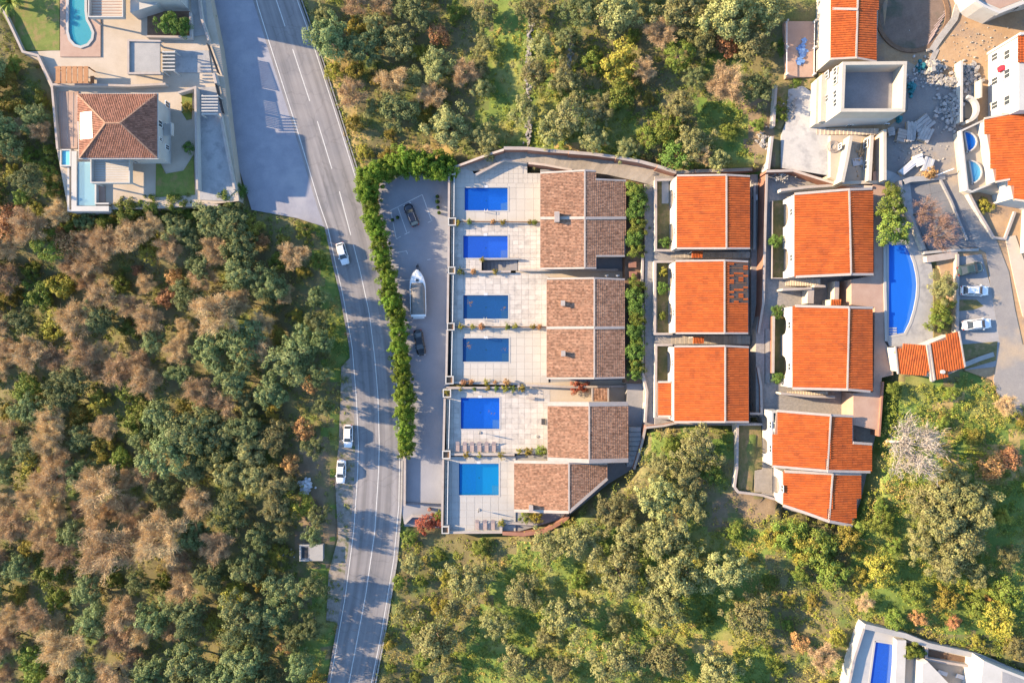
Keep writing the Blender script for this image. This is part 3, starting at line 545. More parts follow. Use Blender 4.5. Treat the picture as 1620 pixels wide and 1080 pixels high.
def house(name, label, slopes, zb, tile='orange_tile', tw=0.4, tl=0.45, wallm='white_wall', inset=0.35, trim='ridge_white', arches=None, front=1.6, firewall=None, skip=None, cat='house', loc=None, verge_w=0.32, gut=True):
    """slopes: (outline px, ridge point px, ridge z, downslope angle in degrees (world), tan pitch)"""
    pl = []
    for poly, rp, zr, ang, tan in slopes:
        o = P2(*rp, zr); d = (math.cos(R_(ang)), math.sin(R_(ang))); pl.append((poly, [unproj(a, b, o, d, zr, tan) for a, b in poly], o, d, zr, tan))
    allp = np.array([p for q in pl for p in q[1]]); c = (allp.min(0) + allp.max(0)) / 2; L = allp.max(0) - allp.min(0)
    t = thing(name, label, cat, (c[0], c[1], zb)); k = (L - 2 * inset) / L; wb = MB()
    roof = MB()
    for poly, pw, o, d, zr, tan in pl: roof.prism(pw, lambda x, y: zr - tan * ((x - o[0]) * d[0] + (y - o[1]) * d[1]) - 0.16, lambda x, y: zr - tan * ((x - o[0]) * d[0] + (y - o[1]) * d[1]))
    rf = roof.build('roof', 'roof_under', t)
    xw = None
    for poly, pw, o, d, zr, tan in pl:
        ip = [(c[0] + (x - c[0]) * k[0], c[1] + (y - c[1]) * k[1]) for x, y in pw]
        if arches: xw = allp[:, 0].min(); ip = [(max(x, xw + front), y) for x, y in ip]
        wb.prism(ip, zb - 1.5, lambda x, y: zr - tan * ((x - o[0]) * d[0] + (y - o[1]) * d[1]) - 0.17)
        me = tiles_mesh('roof_tiles', pw, o, d, zr, tan, tw, tl, tile, ORG[t.name], skip=skip, rise=.09 if tile == 'orange_tile' else .1, lift=.004 if tile == 'orange_tile' else .05); tag(link('roof_tiles', me, rf), kind='stuff')
    wl = wb.build('wall', wallm, t)
    zf = lambda q, x, y: q[4] - q[5] * ((x - q[2][0]) * q[3][0] + (y - q[2][1]) * q[3][1])
    seen = []
    for a, q in enumerate(pl):
        n = len(q[0])
        for i in range(n):
            A, B = q[0][i - 1], q[0][i]; wa, w2 = q[1][i - 1], q[1][i]; za, z2 = zf(q, *wa), zf(q, *w2)
            shared = any(b != a and A in pl[b][0] and B in pl[b][0] for b in range(len(pl)))
            ex, ey = w2[0] - wa[0], w2[1] - wa[1]; ln = math.hypot(ex, ey)
            if ln < 0.2: continue
            al = abs((ex * q[3][0] + ey * q[3][1]) / ln)
            if shared:
                if frozenset((A, B)) in seen: continue
                seen.append(frozenset((A, B))); MB().bar((*wa, za + 0.1), (*w2, z2 + 0.1), 0.28, 0.14).build('ridge_cap', trim, rf)
            elif al > 0.45: MB().bar((*wa, za + 0.04), (*w2, z2 + 0.04), verge_w, 0.3).build('verge', trim, rf)
            elif gut and al < 0.2 and (za + z2) / 2 < q[4] - 0.3: MB().bar((*wa, za - 0.08), (*w2, z2 - 0.08), 0.14, 0.14).build('gutter', 'coping', rf)
    if firewall:
        for (ya, yb) in firewall:
            for q in pl:
                xs = [p[0] for p in q[0]]; a = unproj(min(xs), ya, *q[2:]); b = unproj(max(xs), yb, *q[2:]); MB().bar((*a, zf(q, *a) + 0.12), (*b, zf(q, *b) + 0.12), 0.5, 0.3).build('party_wall', trim, rf)
    if arches:
        # white front wall with real arched openings, and glazed doors behind
        wy = [p[1] for p in pl[0][1] if p[0] < xw + 2.5]; y0, y1 = min(wy) + 0.1, max(wy) - 0.1; ztop = zf(pl[0], xw + 0.1, c[1]) - 0.2
        us = sorted(set([y0, y1] + [v for ya, yb in arches for v in np.linspace(P2(0, yb, zb)[1], P2(0, ya, zb)[1], 15)])); b = MB(); th = 0.35
        def bot(y):
            for ya, yb in arches:
                a_, b_ = P2(0, yb, zb)[1], P2(0, ya, zb)[1]
                if a_ <= y <= b_: u = (y - a_) / (b_ - a_) * 2 - 1; return zb + 1.0 + 1.6 * math.sqrt(max(0, 1 - u * u)) if abs(u) < 0.999 else zb + 0.9
            return zb - 1.0
        for ya, yb in zip(us[:-1], us[1:]):
            m_ = (ya + yb) / 2; inn = any(P2(0, q2, zb)[1] <= m_ <= P2(0, q1, zb)[1] for q1, q2 in arches)
            za, z2 = (bot(ya), bot(yb)) if inn else (zb - 1.0, zb - 1.0)
            b.loft([[(xw - 0.1, ya, za), (xw - 0.1 + th, ya, za), (xw - 0.1 + th, ya, ztop), (xw - 0.1, ya, ztop)], [(xw - 0.1, yb, z2), (xw - 0.1 + th, yb, z2), (xw - 0.1 + th, yb, ztop), (xw - 0.1, yb, ztop)]])
        b.build('arcade', wallm, t); MB().box(xw + 0.25, y0, zb - 1.0, xw + front, y1, zb + 0.02).build('porch_floor', 'cream_floor', t)
        for yy in (y0, y1 - 0.3): MB().box(xw + 0.25, yy, zb - 1, xw + front + 0.02, yy + 0.3, ztop).build('side_wall', wallm, t)
        MB().box(xw - 0.2, y0 - .05, ztop - 1.75, xw - 0.103, y1 + .05, ztop - 1.6).build('string_course', wallm, t)
        for ya, yb in arches:
            yc = P2(0, (ya + yb) / 2, zb)[1]; window(t, 'W', xw + front - 0.02, yc, zb + 0.1, 2.2, 2.2, 'door'); window(t, 'W', xw - 0.1, yc, zb + 3.35, 1.3, 1.1)
    return t, pl
def window(parent, side, a, b, z, w, h, name='window', m='glass', fm='lamp_white'):
    """side W/E: a = wall x, b = centre y; side N/S: a = wall y, b = centre x"""
    s = {'W': -1, 'E': 1, 'N': 1, 'S': -1}[side]; f = MB(); e = 0.09
    def bx(mb, u0, z0, u1, z1, d0, d1):
        lo, hi = sorted((a + s * d0, a + s * d1))
        if side in 'WE': mb.box(lo, b + u0, z0, hi, b + u1, z1)
        else: mb.box(b + u0, lo, z0, b + u1, hi, z1)
    for q in ((-w / 2, z, -w / 2 + e, z + h), (w / 2 - e, z, w / 2, z + h), (-w / 2 + e, z, w / 2 - e, z + e), (-w / 2 + e, z + h - e, w / 2 - e, z + h), (-0.03, z + e, 0.03, z + h - e)): bx(f, *q, -0.05, 0.06)
    o = f.build(name, fm, parent); g = MB(); bx(g, -w / 2 + e, z + e, w / 2 - e, z + h - e, -0.04, 0.02); g.build('pane', m, o)
    sl_ = MB(); bx(sl_, -w / 2 - 0.08, z - 0.1, w / 2 + 0.08, z - 0.005, -0.05, 0.14); sl_.build('sill', 'coping', o); return o
def chimney(parent, px, py, z0, z1, sx, sy, m='cream_wall'):
    x, y = P2(px, py, z1); c = MB().box(x - sx / 2, y - sy / 2, z0, x + sx / 2, y + sy / 2, z1).build('chimney', m, parent)
    MB().box(x - sx / 2 - 0.1, y - sy / 2 - 0.1, z1 + 0.003, x + sx / 2 + 0.1, y + sy / 2 + 0.1, z1 + 0.12).build('chimney_cap', 'coping', c)
def WE(wp, ep, rx, ry, zr, tan, tan2=None): return [(wp, (rx, ry), zr, 180, tan), (ep, (rx, ry), zr, 0, tan2 or tan)]
BT = dict(tile='brown_tile', tw=0.27, tl=0.36, wallm='cream_wall')
hA, plA = house('terraced_house', 'brown-tiled double house with white party strip beside the two upper pools', WE([(855, 274), (925, 270), (925, 424), (855, 425)], [(925, 270), (942, 271), (942, 284), (990, 286), (988, 405), (943, 405), (943, 424), (925, 424)], 925, 345, 8.6, 0.19), ZT, firewall=[(345.5, 345)], **BT)
chimney(hA, 881, 343, 7.2, 8.9, 0.75, 1.7)
hB, plB = house('terraced_house', 'brown-tiled double house with two chimneys beside the two dark pools', WE([(865, 441), (940, 440), (940, 598), (865, 598)], [(940, 440), (988, 442), (988, 597), (940, 598)], 940, 520, 8.7, 0.19), ZT, firewall=[(518.5, 518)], **BT)
chimney(hB, 890.5, 479.5, 7.3, 8.7, 0.6, 0.8); chimney(hB, 891, 559, 7.3, 8.7, 0.6, 0.8)
hC, plC = house('terraced_house', 'brown-tiled gabled house with thick white verge beside the fifth terrace', WE([(866.5, 638.5), (932, 639), (932, 729), (866.5, 726)], [(932, 639), (993, 638.5), (993.5, 727.5), (932, 729)], 932, 680, 8.8, 0.19), ZT, verge_w=0.8, **BT)
hD, plD = house('terraced_house', 'brown-tiled house with cut-off diagonal eave beside the lowest terrace', WE([(813.5, 730), (900, 731), (900, 809.5), (813.5, 807)], [(900, 731), (960.5, 732), (960.5, 756.5), (900, 809.5)], 900, 770, 8.0, 0.19), ZT, verge_w=0.55, **BT)
chimney(hD, 840, 804, 6.0, 7.9, 0.6, 1.0)
for hh, xs, yl in ((hA, 857, (310, 385)), (hB, 867, (480, 558)), (hC, 868, (680,)), (hD, 815, (770,))):
    for yy in yl: x, y = P2(xs + 3, yy, 3.5); window(hh, 'W', x, y, ZT + 0.1, 3.0, 2.3, 'glass_door'); hh is not hD and window(hh, 'W', x, y, ZT + 3.0, 1.6, 1.1)
# small tiled canopy between second and third brown house; antenna dishes on the second
hcz, _ = house('entrance_canopy', 'small brown-tiled entrance roof between second and third brown houses', [([(937, 614), (962, 614), (962, 634), (937, 634)], (949, 614), 5.6, -90, 0.25)], ZT, cat='canopy', **BT)
for k, px in enumerate((960, 977)):
    x, y, z = P(px, 438, 7.8); t = thing('satellite_dish', ('left' if k == 0 else 'right') + ' white dish on the top gable of the second brown house', 'dish', (x, y, 7.0)); MB().tube((x, y, 6.9), (x, y, 7.9), 0.04, 0.04).build('mast', 'metal', t)
    d = MB(); rings = [[(x + math.cos(q) * r * 0.8, y + 0.1 + hgt, 7.9 + math.sin(q) * r) for q in np.linspace(0, 2 * math.pi, 13)[:-1]] for r, hgt in ((0.02, 0), (0.25, .05), (0.5, .18))]; d.loft(rings, False).build('reflector', 'plastic_white', t)
# orange houses, row by row
Z1_, Z2_ = 7.0, 10.5
OT = dict(tile='orange_tile', tw=0.42, tl=0.9)
bare = lambda X, Y: inpoly(pp([(1150, 416), (1182, 416), (1182, 480), (1152, 480)], 13.2), X, Y) & (np.sin(X * 12.9 + Y * 78.2) * 43758.5 % 1 > 0.3)
OR1 = [('orange-roofed house with a sunlit patch at the top of the left orange column', (1071, 277, 1149, 1186, 393), [(302, 331), (355, 387)], None), ('orange-roofed house with a stripped grey patch on its right slope', (1069, 412, 1146, 1183, 527), [(425, 455), (480, 512)], bare), ('orange-roofed house at the bottom of the left orange column', (1067, 547, 1147, 1184, 667), [(556, 590)], None)]
for lab, (a, y0, r, e, y1), ar, sk in OR1:
    h, pl = house('house', lab, WE([(a, y0 + 1), (r, y0), (r, y1), (a, y1)], [(r, y0), (e, y0 + 2), (e, y1), (r, y1)], r, (y0 + y1) / 2, 13.2, 0.14), Z1_, arches=ar, skip=sk, front=1.4, **OT)
    if sk is not None:
        u = MB(); q = pl[1]; ps = [unproj(*p, *q[2:]) for p in ((1149.5, 414), (1183, 415), (1183, 482), (1149.5, 482))]; f = lambda x, y: q[4] - q[5] * ((x - q[2][0]) * q[3][0] + (y - q[2][1]) * q[3][1])
        u.prism(ps, lambda x, y: f(x, y) + 0.004, lambda x, y: f(x, y) + 0.018); u.build('roofing_felt', 'felt', h)
        for k in range(5):
            yy = 424 + k * 12; A = unproj(1152, yy, *q[2:]); B = unproj(1181, yy, *q[2:]); MB().bar((*A, f(*A) + .05), (*B, f(*B) + .05), 0.07, 0.05).build('batten', 'wood', h)
    for yy in (y1,):
        x = P2((a + r) / 2, 0, Z1_ + 2)[0]; y = P2(0, y1 - 3.5, Z1_ + 4)[1]; window(h, 'S', y, x, Z1_ + 1, 1.2, 1.3); window(h, 'S', y, x + 4, Z1_ + 1, 1.2, 1.3)
OR2 = [('large orange-roofed house at the top of the right orange column', [(1257, 307), (1343, 300), (1346, 434), (1259, 438)], [(1343, 300), (1379, 299), (1381, 434), (1346, 434)], [(324, 360), (394, 430)], 1344), ('large orange-roofed house in the middle of the right column, left of the pool', [(1258, 484), (1343, 486), (1340, 616), (1254, 614)], [(1343, 486), (1380, 487), (1376, 619), (1340, 616)], [(500, 530), (562, 595)], 1341.5)]
for lab, wp, ep, ar, r in OR2:
    h, pl = house('house', lab, WE(wp, ep, r, 460, 16.8, 0.14), Z2_, arches=ar, front=1.6, verge_w=0.42, **OT)
    yb = wp[-1][1]; y = P2(0, yb - 4, Z2_ + 4)[1]
    for dx in (-3, 2): x = P2(1300, 0, Z2_ + 2)[0] + dx; window(h, 'S', y, x, Z2_ + 1.2, 1.2, 1.3)
h, pl = house('house', 'orange-roofed house with two staggered wings at the bottom of right column', [([(1229, 649.5), (1314, 656.5), (1308.5, 744.5), (1222, 737)], (1311, 700), 16.3, 180, 0.14), ([(1314, 656.5), (1349, 658), (1349, 700), (1379, 702), (1376, 746), (1308.5, 744.5)], (1311, 700), 16.3, 0, 0.14)], Z2_, arches=[(655, 680), (692, 716)], front=1.6, verge_w=0.42, **OT)
h, pl = house('house', 'lower orange roof wing with slanted bottom eave beside the garden wall', [([(1241, 745), (1317, 748.5), (1311, 824), (1275, 811), (1239, 799)], (1314, 780), 15.6, 180, 0.14), ([(1317, 748.5), (1362, 749), (1359, 787), (1348, 831), (1311, 824)], (1314, 780), 15.6, 0, 0.14)], Z2_, arches=[(752, 778)], front=1.4, verge_w=0.5, **OT)
h, pl = house('canopy_roof', 'narrow orange-tiled lean-to beside the bottom left orange house', [([(1041, 604), (1061, 604), (1061, 658), (1041, 658)], (1061, 630), 10.2, 180, 0.2)], Z1_, cat='roof', **OT)
h, pl = house('pool_house', 'small orange-tiled pool house with two angled wings below the crescent pool', [([(1416, 548), (1466, 546), (1474, 590), (1420.5, 591)], (1441, 546), 18.6, -94, 0.15), ([(1470, 544), (1516.5, 524), (1526, 580), (1478, 601)], (1493, 534), 18.9, -77, 0.15)], 14.8, arches=None, inset=0.5, verge_w=.25, **OT)
MB().bar((*P2(1467, 545, 18.8), 18.75), (*P2(1477, 603, 18), 17.6), 0.5, 0.5).build('valley_gutter', 'coping', h)
x, y, z = P(1491, 588, 18.3); MB().tube((x, y, 17.4), (x, y, 18.6), 0.35, 0.35, 8).build('chimney', 'white_wall', h)
for px, py, l in ((1103, 402.5, 'between the first and second'), (1105, 538, 'between the second and third')):
    z = 11.0; x, y = P2(px, py, z); t = thing('canopy_roof', 'tiny orange-tiled entrance canopy ' + l + ' left column houses', 'canopy', (x, y, 9)); MB().prism([(x - 1, y - .6), (x + 1, y - .6), (x + 1, y + .6), (x - 1, y + .6)], lambda a, b: z - 0.1 - 0.2 * (y - b), lambda a, b: z - 0.2 * (y - b)).build('slab', 'roof_under', t)
    tag(link('roof_tiles', tiles_mesh('roof_tiles', [(x - 1, y - .6), (x + 1, y - .6), (x + 1, y + .6), (x - 1, y + .6)], (x, y + .6), (0, -1), z + 0.12, 0.2, 0.3, 0.3, 'orange_tile', (x, y, 9)), t), kind='stuff')
    [MB().box(x + q, y + .45, 7.5, x + q + .15, y + .6, z - 0.1).build('post', 'white_wall', t) for q in (-.9, .75)]
t = thing('canopy_roof', 'row of orange tile caps at the top of the middle right house', 'canopy', P(1323, 478, 14)); x, y, z = P(1323, 478, 14.5)
tag(link('roof_tiles', tiles_mesh('roof_tiles', [(x - .9, y - .5), (x + .9, y - .5), (x + .9, y + .5), (x - .9, y + .5)], (x, y + .5), (0, -1), z, 0.2, 0.3, 0.3, 'orange_tile', ORG[t.name]), t), kind='stuff'); MB().box(x - .9, y - .5, 11, x + .9, y + .5, z - 0.22).build('wall', 'cream_wall', t)
# ------------------------------------------------------------------ pads, lanes and gardens of the orange houses
sheet('house_pad', [(1036, 279), (1188, 277), (1188, 673), (1036, 673)], 'cobble', z=Z1_, depth=5)
sheet('side_lane', [(1188.5, 276), (1199, 276), (1199, 660), (1188.5, 660)], 'cobble', z=8.2, depth=4)
sheet('house_pad', [(1210, 276), (1388, 276), (1388, 676), (1362, 790), (1348, 830), (1240, 805), (1236, 790), (1206, 782), (1206, 660), (1196, 655), (1196, 520), (1208, 470)], 'cobble', z=Z2_ - 0.02, depth=5)
def garden(px, z, name='garden_lawn', m='garden_grass'): return sheet(name, px, m, z=z, depth=0.3, cv=False)
for q in ([(1040, 286), (1059, 286), (1059, 393), (1040, 393)], [(1040, 416), (1057, 416), (1057, 527), (1040, 527)], [(1040, 548), (1056, 548), (1056, 601), (1040, 601)]): garden(q, Z1_ + 0.04)
for q in ([(1223, 318), (1240, 316), (1240, 440), (1223, 440)], [(1225, 486), (1242, 486), (1242, 606), (1225, 606)], [(1168, 672), (1204, 672), (1208, 740), (1192, 742), (1190, 775), (1168, 775)]): garden(q, Z2_ + 0.03)
sheet('garden_path', [(1208, 660), (1222, 655), (1222, 780), (1194, 778), (1194, 744), (1206, 742)], 'cobble_path', z=Z2_ + 0.05, depth=0.3, cv=False)
sheet('garden_path', [(1047, 287), (1058, 287), (1058, 322), (1047, 322)], 'slab_white', z=Z1_ + 0.06, depth=0.2, cv=False)
def lane_steps(label, xa, xb, ya, yb, za, zb, n, m='cobble_path'):
    t = thing('lane_steps', label, 'steps', P((xa + xb) / 2, (ya + yb) / 2, za))
    for k in range(n):
        z = za + (zb - za) * (k + 1) / n; a = P2(xa + (xb - xa) * k / n, ya, z); b = P2(xa + (xb - xa) * (k + 1) / n, yb, z); MB().box(min(a[0], b[0]), min(a[1], b[1]), za - 1, max(a[0], b[0]), max(a[1], b[1]), z).build('step', m, t)
lane_steps('stepped lane between the first and second left column orange houses', 1062, 1187, 398.5, 408, Z1_, 8.6, 18); lane_steps('stepped lane between the second and third left column orange houses', 1062, 1187, 531, 544, Z1_, 8.6, 18)
lane_steps('broad sunlit stone steps below the top right column house', 1243, 1298, 441, 452, Z2_, 12.8, 14, 'cream_floor'); lane_steps('stone steps below the middle right column house', 1246, 1310, 619, 624.5, Z2_, 12.6, 15, 'cream_floor')
lane_steps('cobbled steps descending past the middle right column garden', 1206, 1218, 520, 606, Z2_ - 0.3, Z2_ + 0.4, 10, 'cobble')
EW = dict(m='cream_wall', cope='coping')
wall('cream T-shaped stair parapet below the top right column house', [(1238, 458), (1284, 456)], Z2_, 13.2, 0.4, **EW); wall('cream wide parapet crossing the court between right column houses', [(1283, 454), (1282, 480)], Z2_, 13.0, 1.0, cw=1.1, **EW)
wall('short cream parapet at the court', [(1288, 452.5), (1306, 452.5)], Z2_, 13.2, 0.4, **EW); wall('cream low wall in the court beside the pink deck', [(1324, 445), (1323, 476)], Z2_, 13.4, 0.7, cw=0.8, **EW)
wall('white stair parapet below the middle right column house', [(1235, 622), (1280, 626.5), (1321, 628)], Z2_, 12.9, 0.35, **EW)
wall('white wall on the lane between orange columns, upper stretch', [(1213, 276), (1211, 340), (1209, 420), (1207.5, 480), (1200, 527)], 7.5, [11.9, 11.7, 11.5, 11.3, 10.9], 0.35, 'terracotta_wall')
wall('white wall on the lane between orange columns, lower stretch', [(1199, 581), (1204, 610), (1205, 654), (1186, 654)], 7.5, [10.9, 11.2, 11.2, 11.0], 0.35, 'terracotta_wall')
wall('terracotta garden wall in front of the middle right column house', [(1224, 500), (1223, 590)], Z2_ - 1.5, 11.9, 0.35, 'terracotta_wall')
wall('thin fence wall in front of the top right column house', [(1222, 318), (1221.5, 440), (1238, 440)], Z2_ - 0.5, [11.4, 11.4, 11.4], 0.12, 'coping', 'coping', 0.16)
wall('white top parapet stair beside the top right column house', [(1235, 301), (1280, 296), (1325, 293)], Z2_, [12.6, 12.8, 13.0], 0.5)
wall('curved terracotta wall above the top right column house', [(1212, 271), (1255, 270), (1290, 281), (1320, 290), (1345, 294), (1380, 296)], 9.0, [12.4, 12.4, 12.8, 13.4, 14.2, 15.0], 0.5, 'terracotta_wall')
for lab, q in (('first', [(1066, 284), (1037.5, 285), (1037.5, 396), (1068, 396.5)]), ('second', [(1066, 414), (1036.5, 414), (1036, 528), (1064, 528)]), ('third', [(1064, 545.5), (1038, 545.5), (1037, 660), (1064, 662)])):
    wall(f'white garden wall around the front of the {lab} left column orange house', q, 5.5, 7.9, 0.28)
wall('white garden wall around the grassy plot left of the staggered wings', [(1206, 671), (1167, 671), (1166, 740), (1162, 770), (1168, 778), (1206, 783), (1228, 790)], 8.5, [11.2] * 7, 0.3)
wall('pale terracotta wall under the bottom left column house', [(1022, 676), (1050, 673), (1072, 668), (1160, 671)], 4.5, [7.8, 7.8, 7.9, 8.4], 0.45, 'terracotta_wall')
wall('dark wall beside the shaded lane behind the left column', [(1194, 290), (1193.5, 395)], 7.5, 9.2, 0.3, 'concrete_grey', 'concrete')
for k, (a, b) in enumerate(((1196, 312), (1197, 560), (1195.5, 640))):
    x, y = P2(a, b, 9.2); t = thing('air_conditioner', ['white air conditioner unit high in the shaded lane by the first left house', 'white air conditioner unit in the lane by the third left house', 'white air conditioner unit at the lower end of the shaded lane'][k], 'air conditioner', (x, y, 8.2)); MB().box(x - .35, y - .5, 8.2, x + .35, y + .5, 9.0).build('casing', 'plastic_white', t)
    MB().tube((x - .36, y, 8.6), (x - .4, y, 8.6), 0.3, 0.3, 12).build('fan_grille', 'dark_metal', t)
# pink decks
ZD = 14.8
sheet('pink_deck', [(1381, 272), (1401, 268), (1401, 380), (1399, 540), (1413, 560), (1413, 593), (1395, 597), (1388, 680), (1350, 672), (1350, 622), (1382, 620), (1384, 486), (1347, 482), (1347, 442), (1383, 436)], 'pink_floor', z=ZD, depth=6)
wall('terracotta parapet on the right edge of the lower pink deck', [(1397, 604), (1391, 690)], 12.5, 15.3, 0.25, 'terracotta_wall', 'terracotta_wall', 0.3)
def free_pool(label, px, z, basin, water, rim=0.3, rm='slab_white', depth=1.4, wl=0.12, n_step=0, top=0.05):
    w = [P2(a, b, z) for a, b in px]; a = np.array(w); c = a.mean(0); t = thing('swimming_pool', label, 'pool', (c[0], c[1], z)); loop = w + [w[0], w[1]]
    MB().strip(loop[:-1], rim, z - depth, z + top).build('coping', rm, t); MB().prism(w, z - depth - 0.2, z - depth).build('basin', basin, t); b = MB()
    b.strip(loop[:-1], rim * 0.6, z - depth, z - 0.02); water_face(w, z - wl, water, t); carve(w, z - depth - 0.5); return t
arc = [(1434, 386), (1441, 400), (1447, 416), (1451, 434), (1452.5, 450), (1451, 470), (1447, 490), (1441, 510), (1432, 528)]
cp = free_pool('big blue crescent-shaped pool with white rim right of the orange houses', [(1404, 384)] + arc + [(1404, 533)], ZD, 'pool_blue', 'water_bright', 0.45)
wall('white straight overflow edge of the crescent pool', [(1399.5, 386), (1400, 460), (1402, 540)], 12, 14.95, 0.35, 'white_wall', 'slab_white', 0.45)
for k in range(4): x0, y1 = P2(1407, 518 + k * 4, ZD); x1, y0 = P2(1419, 520 + k * 4, ZD); MB().box(x0, y0, ZD - 1, x1, y1, ZD - 0.06 + 0.0).build('pool_step', 'slab_white', cp)
sheet('pool_deck', [(1401.5, 268), (1440, 284), (1446, 330), (1470, 400), (1478, 440), (1476, 535), (1462, 546), (1408, 548), (1402, 534)] + arc[::-1] + [(1402, 384)], 'concrete_pale', z=ZD + 0.005, depth=4)
sheet('planting_bed', [(1477, 425), (1516, 425), (1516, 532), (1477, 534)], 'garden_grass', z=ZD + 0.15, depth=4)
wall('cream retaining wall between planting bed and parked cars', [(1515, 402), (1515, 470), (1514, 535)], 13, 16.0, 0.6, 'cream_wall')
wall('concrete wall top above the planting bed', [(1466, 410), (1500, 405), (1515, 402)], 13, 15.8, 1.0, 'cream_wall', cw=1.2)
# ------------------------------------------------------------------ street and yards on the right
sheet('dirt_yard', [(1300, -60), (1700, -60), (1700, 660), (1640, 690), (1583, 640), (1572, 602), (1527, 586), (1517, 535), (1480, 400), (1441, 284), (1405, 268), (1318, 292), (1310, 200), (1300, 100)], 'dirt', dz=-0.10)
sheet('street', [(1402, 205), (1436, 175), (1438, 112), (1480, 128), (1530, 130), (1545, 190), (1524, 205), (1528, 300), (1545, 318), (1575, 375), (1596, 430), (1606, 490), (1618, 545), (1700, 560), (1700, 720), (1612, 655), (1583, 640), (1572, 600), (1582, 545), (1570, 470), (1560, 400), (1546, 392), (1520, 330), (1500, 292), (1440, 290), (1418, 292), (1402, 280)], 'street_asphalt', dz=0.0)
sheet('street', [(1388, 97), (1436, 97), (1500, 132), (1480, 128), (1438, 112), (1436, 175), (1390, 150)], 'street_asphalt', dz=-0.05)
sheet('grey_lot', [(1440, 290), (1499, 289), (1521, 330), (1547, 391), (1470, 397), (1446, 340)], 'asphalt_dark', dz=-0.012)
sheet('car_park', [(1516, 406), (1553, 402), (1572, 470), (1583, 545), (1575, 580), (1528, 585), (1517, 530)], 'concrete_grey', dz=-0.015)
sheet('garden_lawn', [(1517, 474), (1545, 474), (1556, 484), (1540, 490), (1517, 492)], 'garden_grass', dz=0.02, cv=False, depth=.2)
sheet('garden_lawn', [(1520, 545), (1578, 540), (1576, 570), (1528, 584)], 'garden_grass', dz=0.02, cv=False, depth=.2)
sheet('footway', [(1590, 375), (1606, 372), (1640, 470), (1640, 520), (1618, 500), (1606, 450)], 'cream_floor', dz=0.05)
sheet('concrete_ramp', [(1247, 140), (1270, 136), (1290, 150), (1300, 200), (1313, 205), (1313, 278), (1236, 266), (1236, 215), (1244, 190)], 'concrete_pale', dz=0.02)
sheet('planting_bed', [(1227, 130), (1290, 120), (1290, 145), (1268, 136), (1247, 142), (1243, 190), (1235, 205), (1224, 200)], 'garden_grass', dz=0.05)
wall('white boundary wall along the left of the concrete ramp', [(1228, 135), (1224, 200)], 9, 12.2, 0.5); wall('white lower boundary wall beside the concrete ramp', [(1222, 216), (1216, 268)], 9, 12.2, 0.5)
# orange-roofed tall house at the top, its roof terrace
h, pl = house('house', 'tall cream house with orange gable roof at the top right of photo', [([(1316, -50), (1358, -50), (1354, 92), (1314, 94)], (1356, 40), 19.4, 180, 0.14), ([(1358, -50), (1390, -50), (1386, 98), (1354, 92)], (1356, 40), 19.4, 0, 0.14)], 11.0, wallm='cream_wall', tile='orange_tile', tw=0.4, tl=0.42)
x, y = P2(1316, 60, 14); 
for dy in (0, 5): window(h, 'W', P2(1317, 0, 17)[0] + 0.02, P2(0, 70, 14)[1] + dy, 13.2, 1.2, 1.4)
MB().bar((*P2(1316, 15, 18.7), 18.85), (*P2(1356, 16, 19.4), 19.6), 0.4, 0.2).build('party_wall', 'ridge_white', h)
ter = thing('roof_terrace', 'pinkish flat roof terrace with low posts left of the tall cream house', 'terrace', P(1265, 75, 10)); zt = 12.6
MB().prism(pp([(1241, 34), (1290, 34), (1288, 122), (1245, 122)], zt), 8, zt).build('floor', 'pink_floor', ter)
for q in ([(1245, 34), (1245, 118)], [(1289, 34), (1288, 118)]):
    MB().strip([P2(*q[0], 13.5), P2(*q[1], 13.5)], 0.1, 13.4, 13.5).build('rail', 'lamp_white', ter)
    for f in (0, .5, 1): a, b = q[0][0] + (q[1][0] - q[0][0]) * f, q[0][1] + (q[1][1] - q[0][1]) * f; x, y = P2(a, b, 13); MB().bar((x, y, zt), (x, y, 13.6), 0.3, 0.3).build('post', 'white_wall', ter)
tb = thing('tarpaulin', 'crumpled blue tarpaulin on the pinkish roof terrace', 'tarpaulin', P(1268, 82, zt)); b = MB()
for k in range(26): x, y = P2(1268 + random.gauss(0, 4), 82 + random.gauss(0, 10), zt); b.prism([(x + random.uniform(.2, .7) * math.cos(q), y + random.uniform(.2, .7) * math.sin(q)) for q in (0, 1.2, 2.5, 3.8, 5)], zt + 0.01 * k + 0.01, zt + 0.01 * k + 0.016)
b.build('sheet', 'tarp_blue', tb)
# roofless white block
bz0, bz1 = 12.0, 21.0; ow = [P2(a, b, bz1) for a, b in ((1333, 98), (1435, 97), (1432, 177), (1330, 177))]
blk = thing('concrete_block_house', 'white unroofed block with open parapeted top floor and west windows', 'house', (*P2(1380, 140, 12), bz0)); ce = np.array(ow).mean(0)
MB().prism(ow, bz0 - 1, 17.8).build('wall', 'white_wall', blk)
b = MB(); th = 0.55
for i in range(4):
    A, B = Vector(ow[i - 1]), Vector(ow[i]); cc = Vector(ce); d = (B - A).normalized(); nn = Vector((-d.y, d.x)); nn = nn if nn.dot(cc - A) > 0 else -nn
    s0 = 0 if i % 2 else th; MB().prism([tuple(A + d * s0), tuple(B - d * s0), tuple(B - d * s0 + nn * th), tuple(A + d * s0 + nn * th)], 17.802, bz1).build('parapet', 'cream_wall', blk)
MB().prism([tuple(Vector(ce) + (Vector(p) - Vector(ce)) * 0.9) for p in ow], 17.81, 17.84).build('floor', 'concrete_grey', blk)
wx = min(p[0] for p in ow); 
for yy, zz_ in ((112, 18.3), (126, 18.3), (148, 18.3), (162, 18.3), (118, 15.2), (155, 15.2)): window(blk, 'W', wx + 0.02, P2(0, yy, zz_ + 1)[1], zz_, 1.3, 1.4)
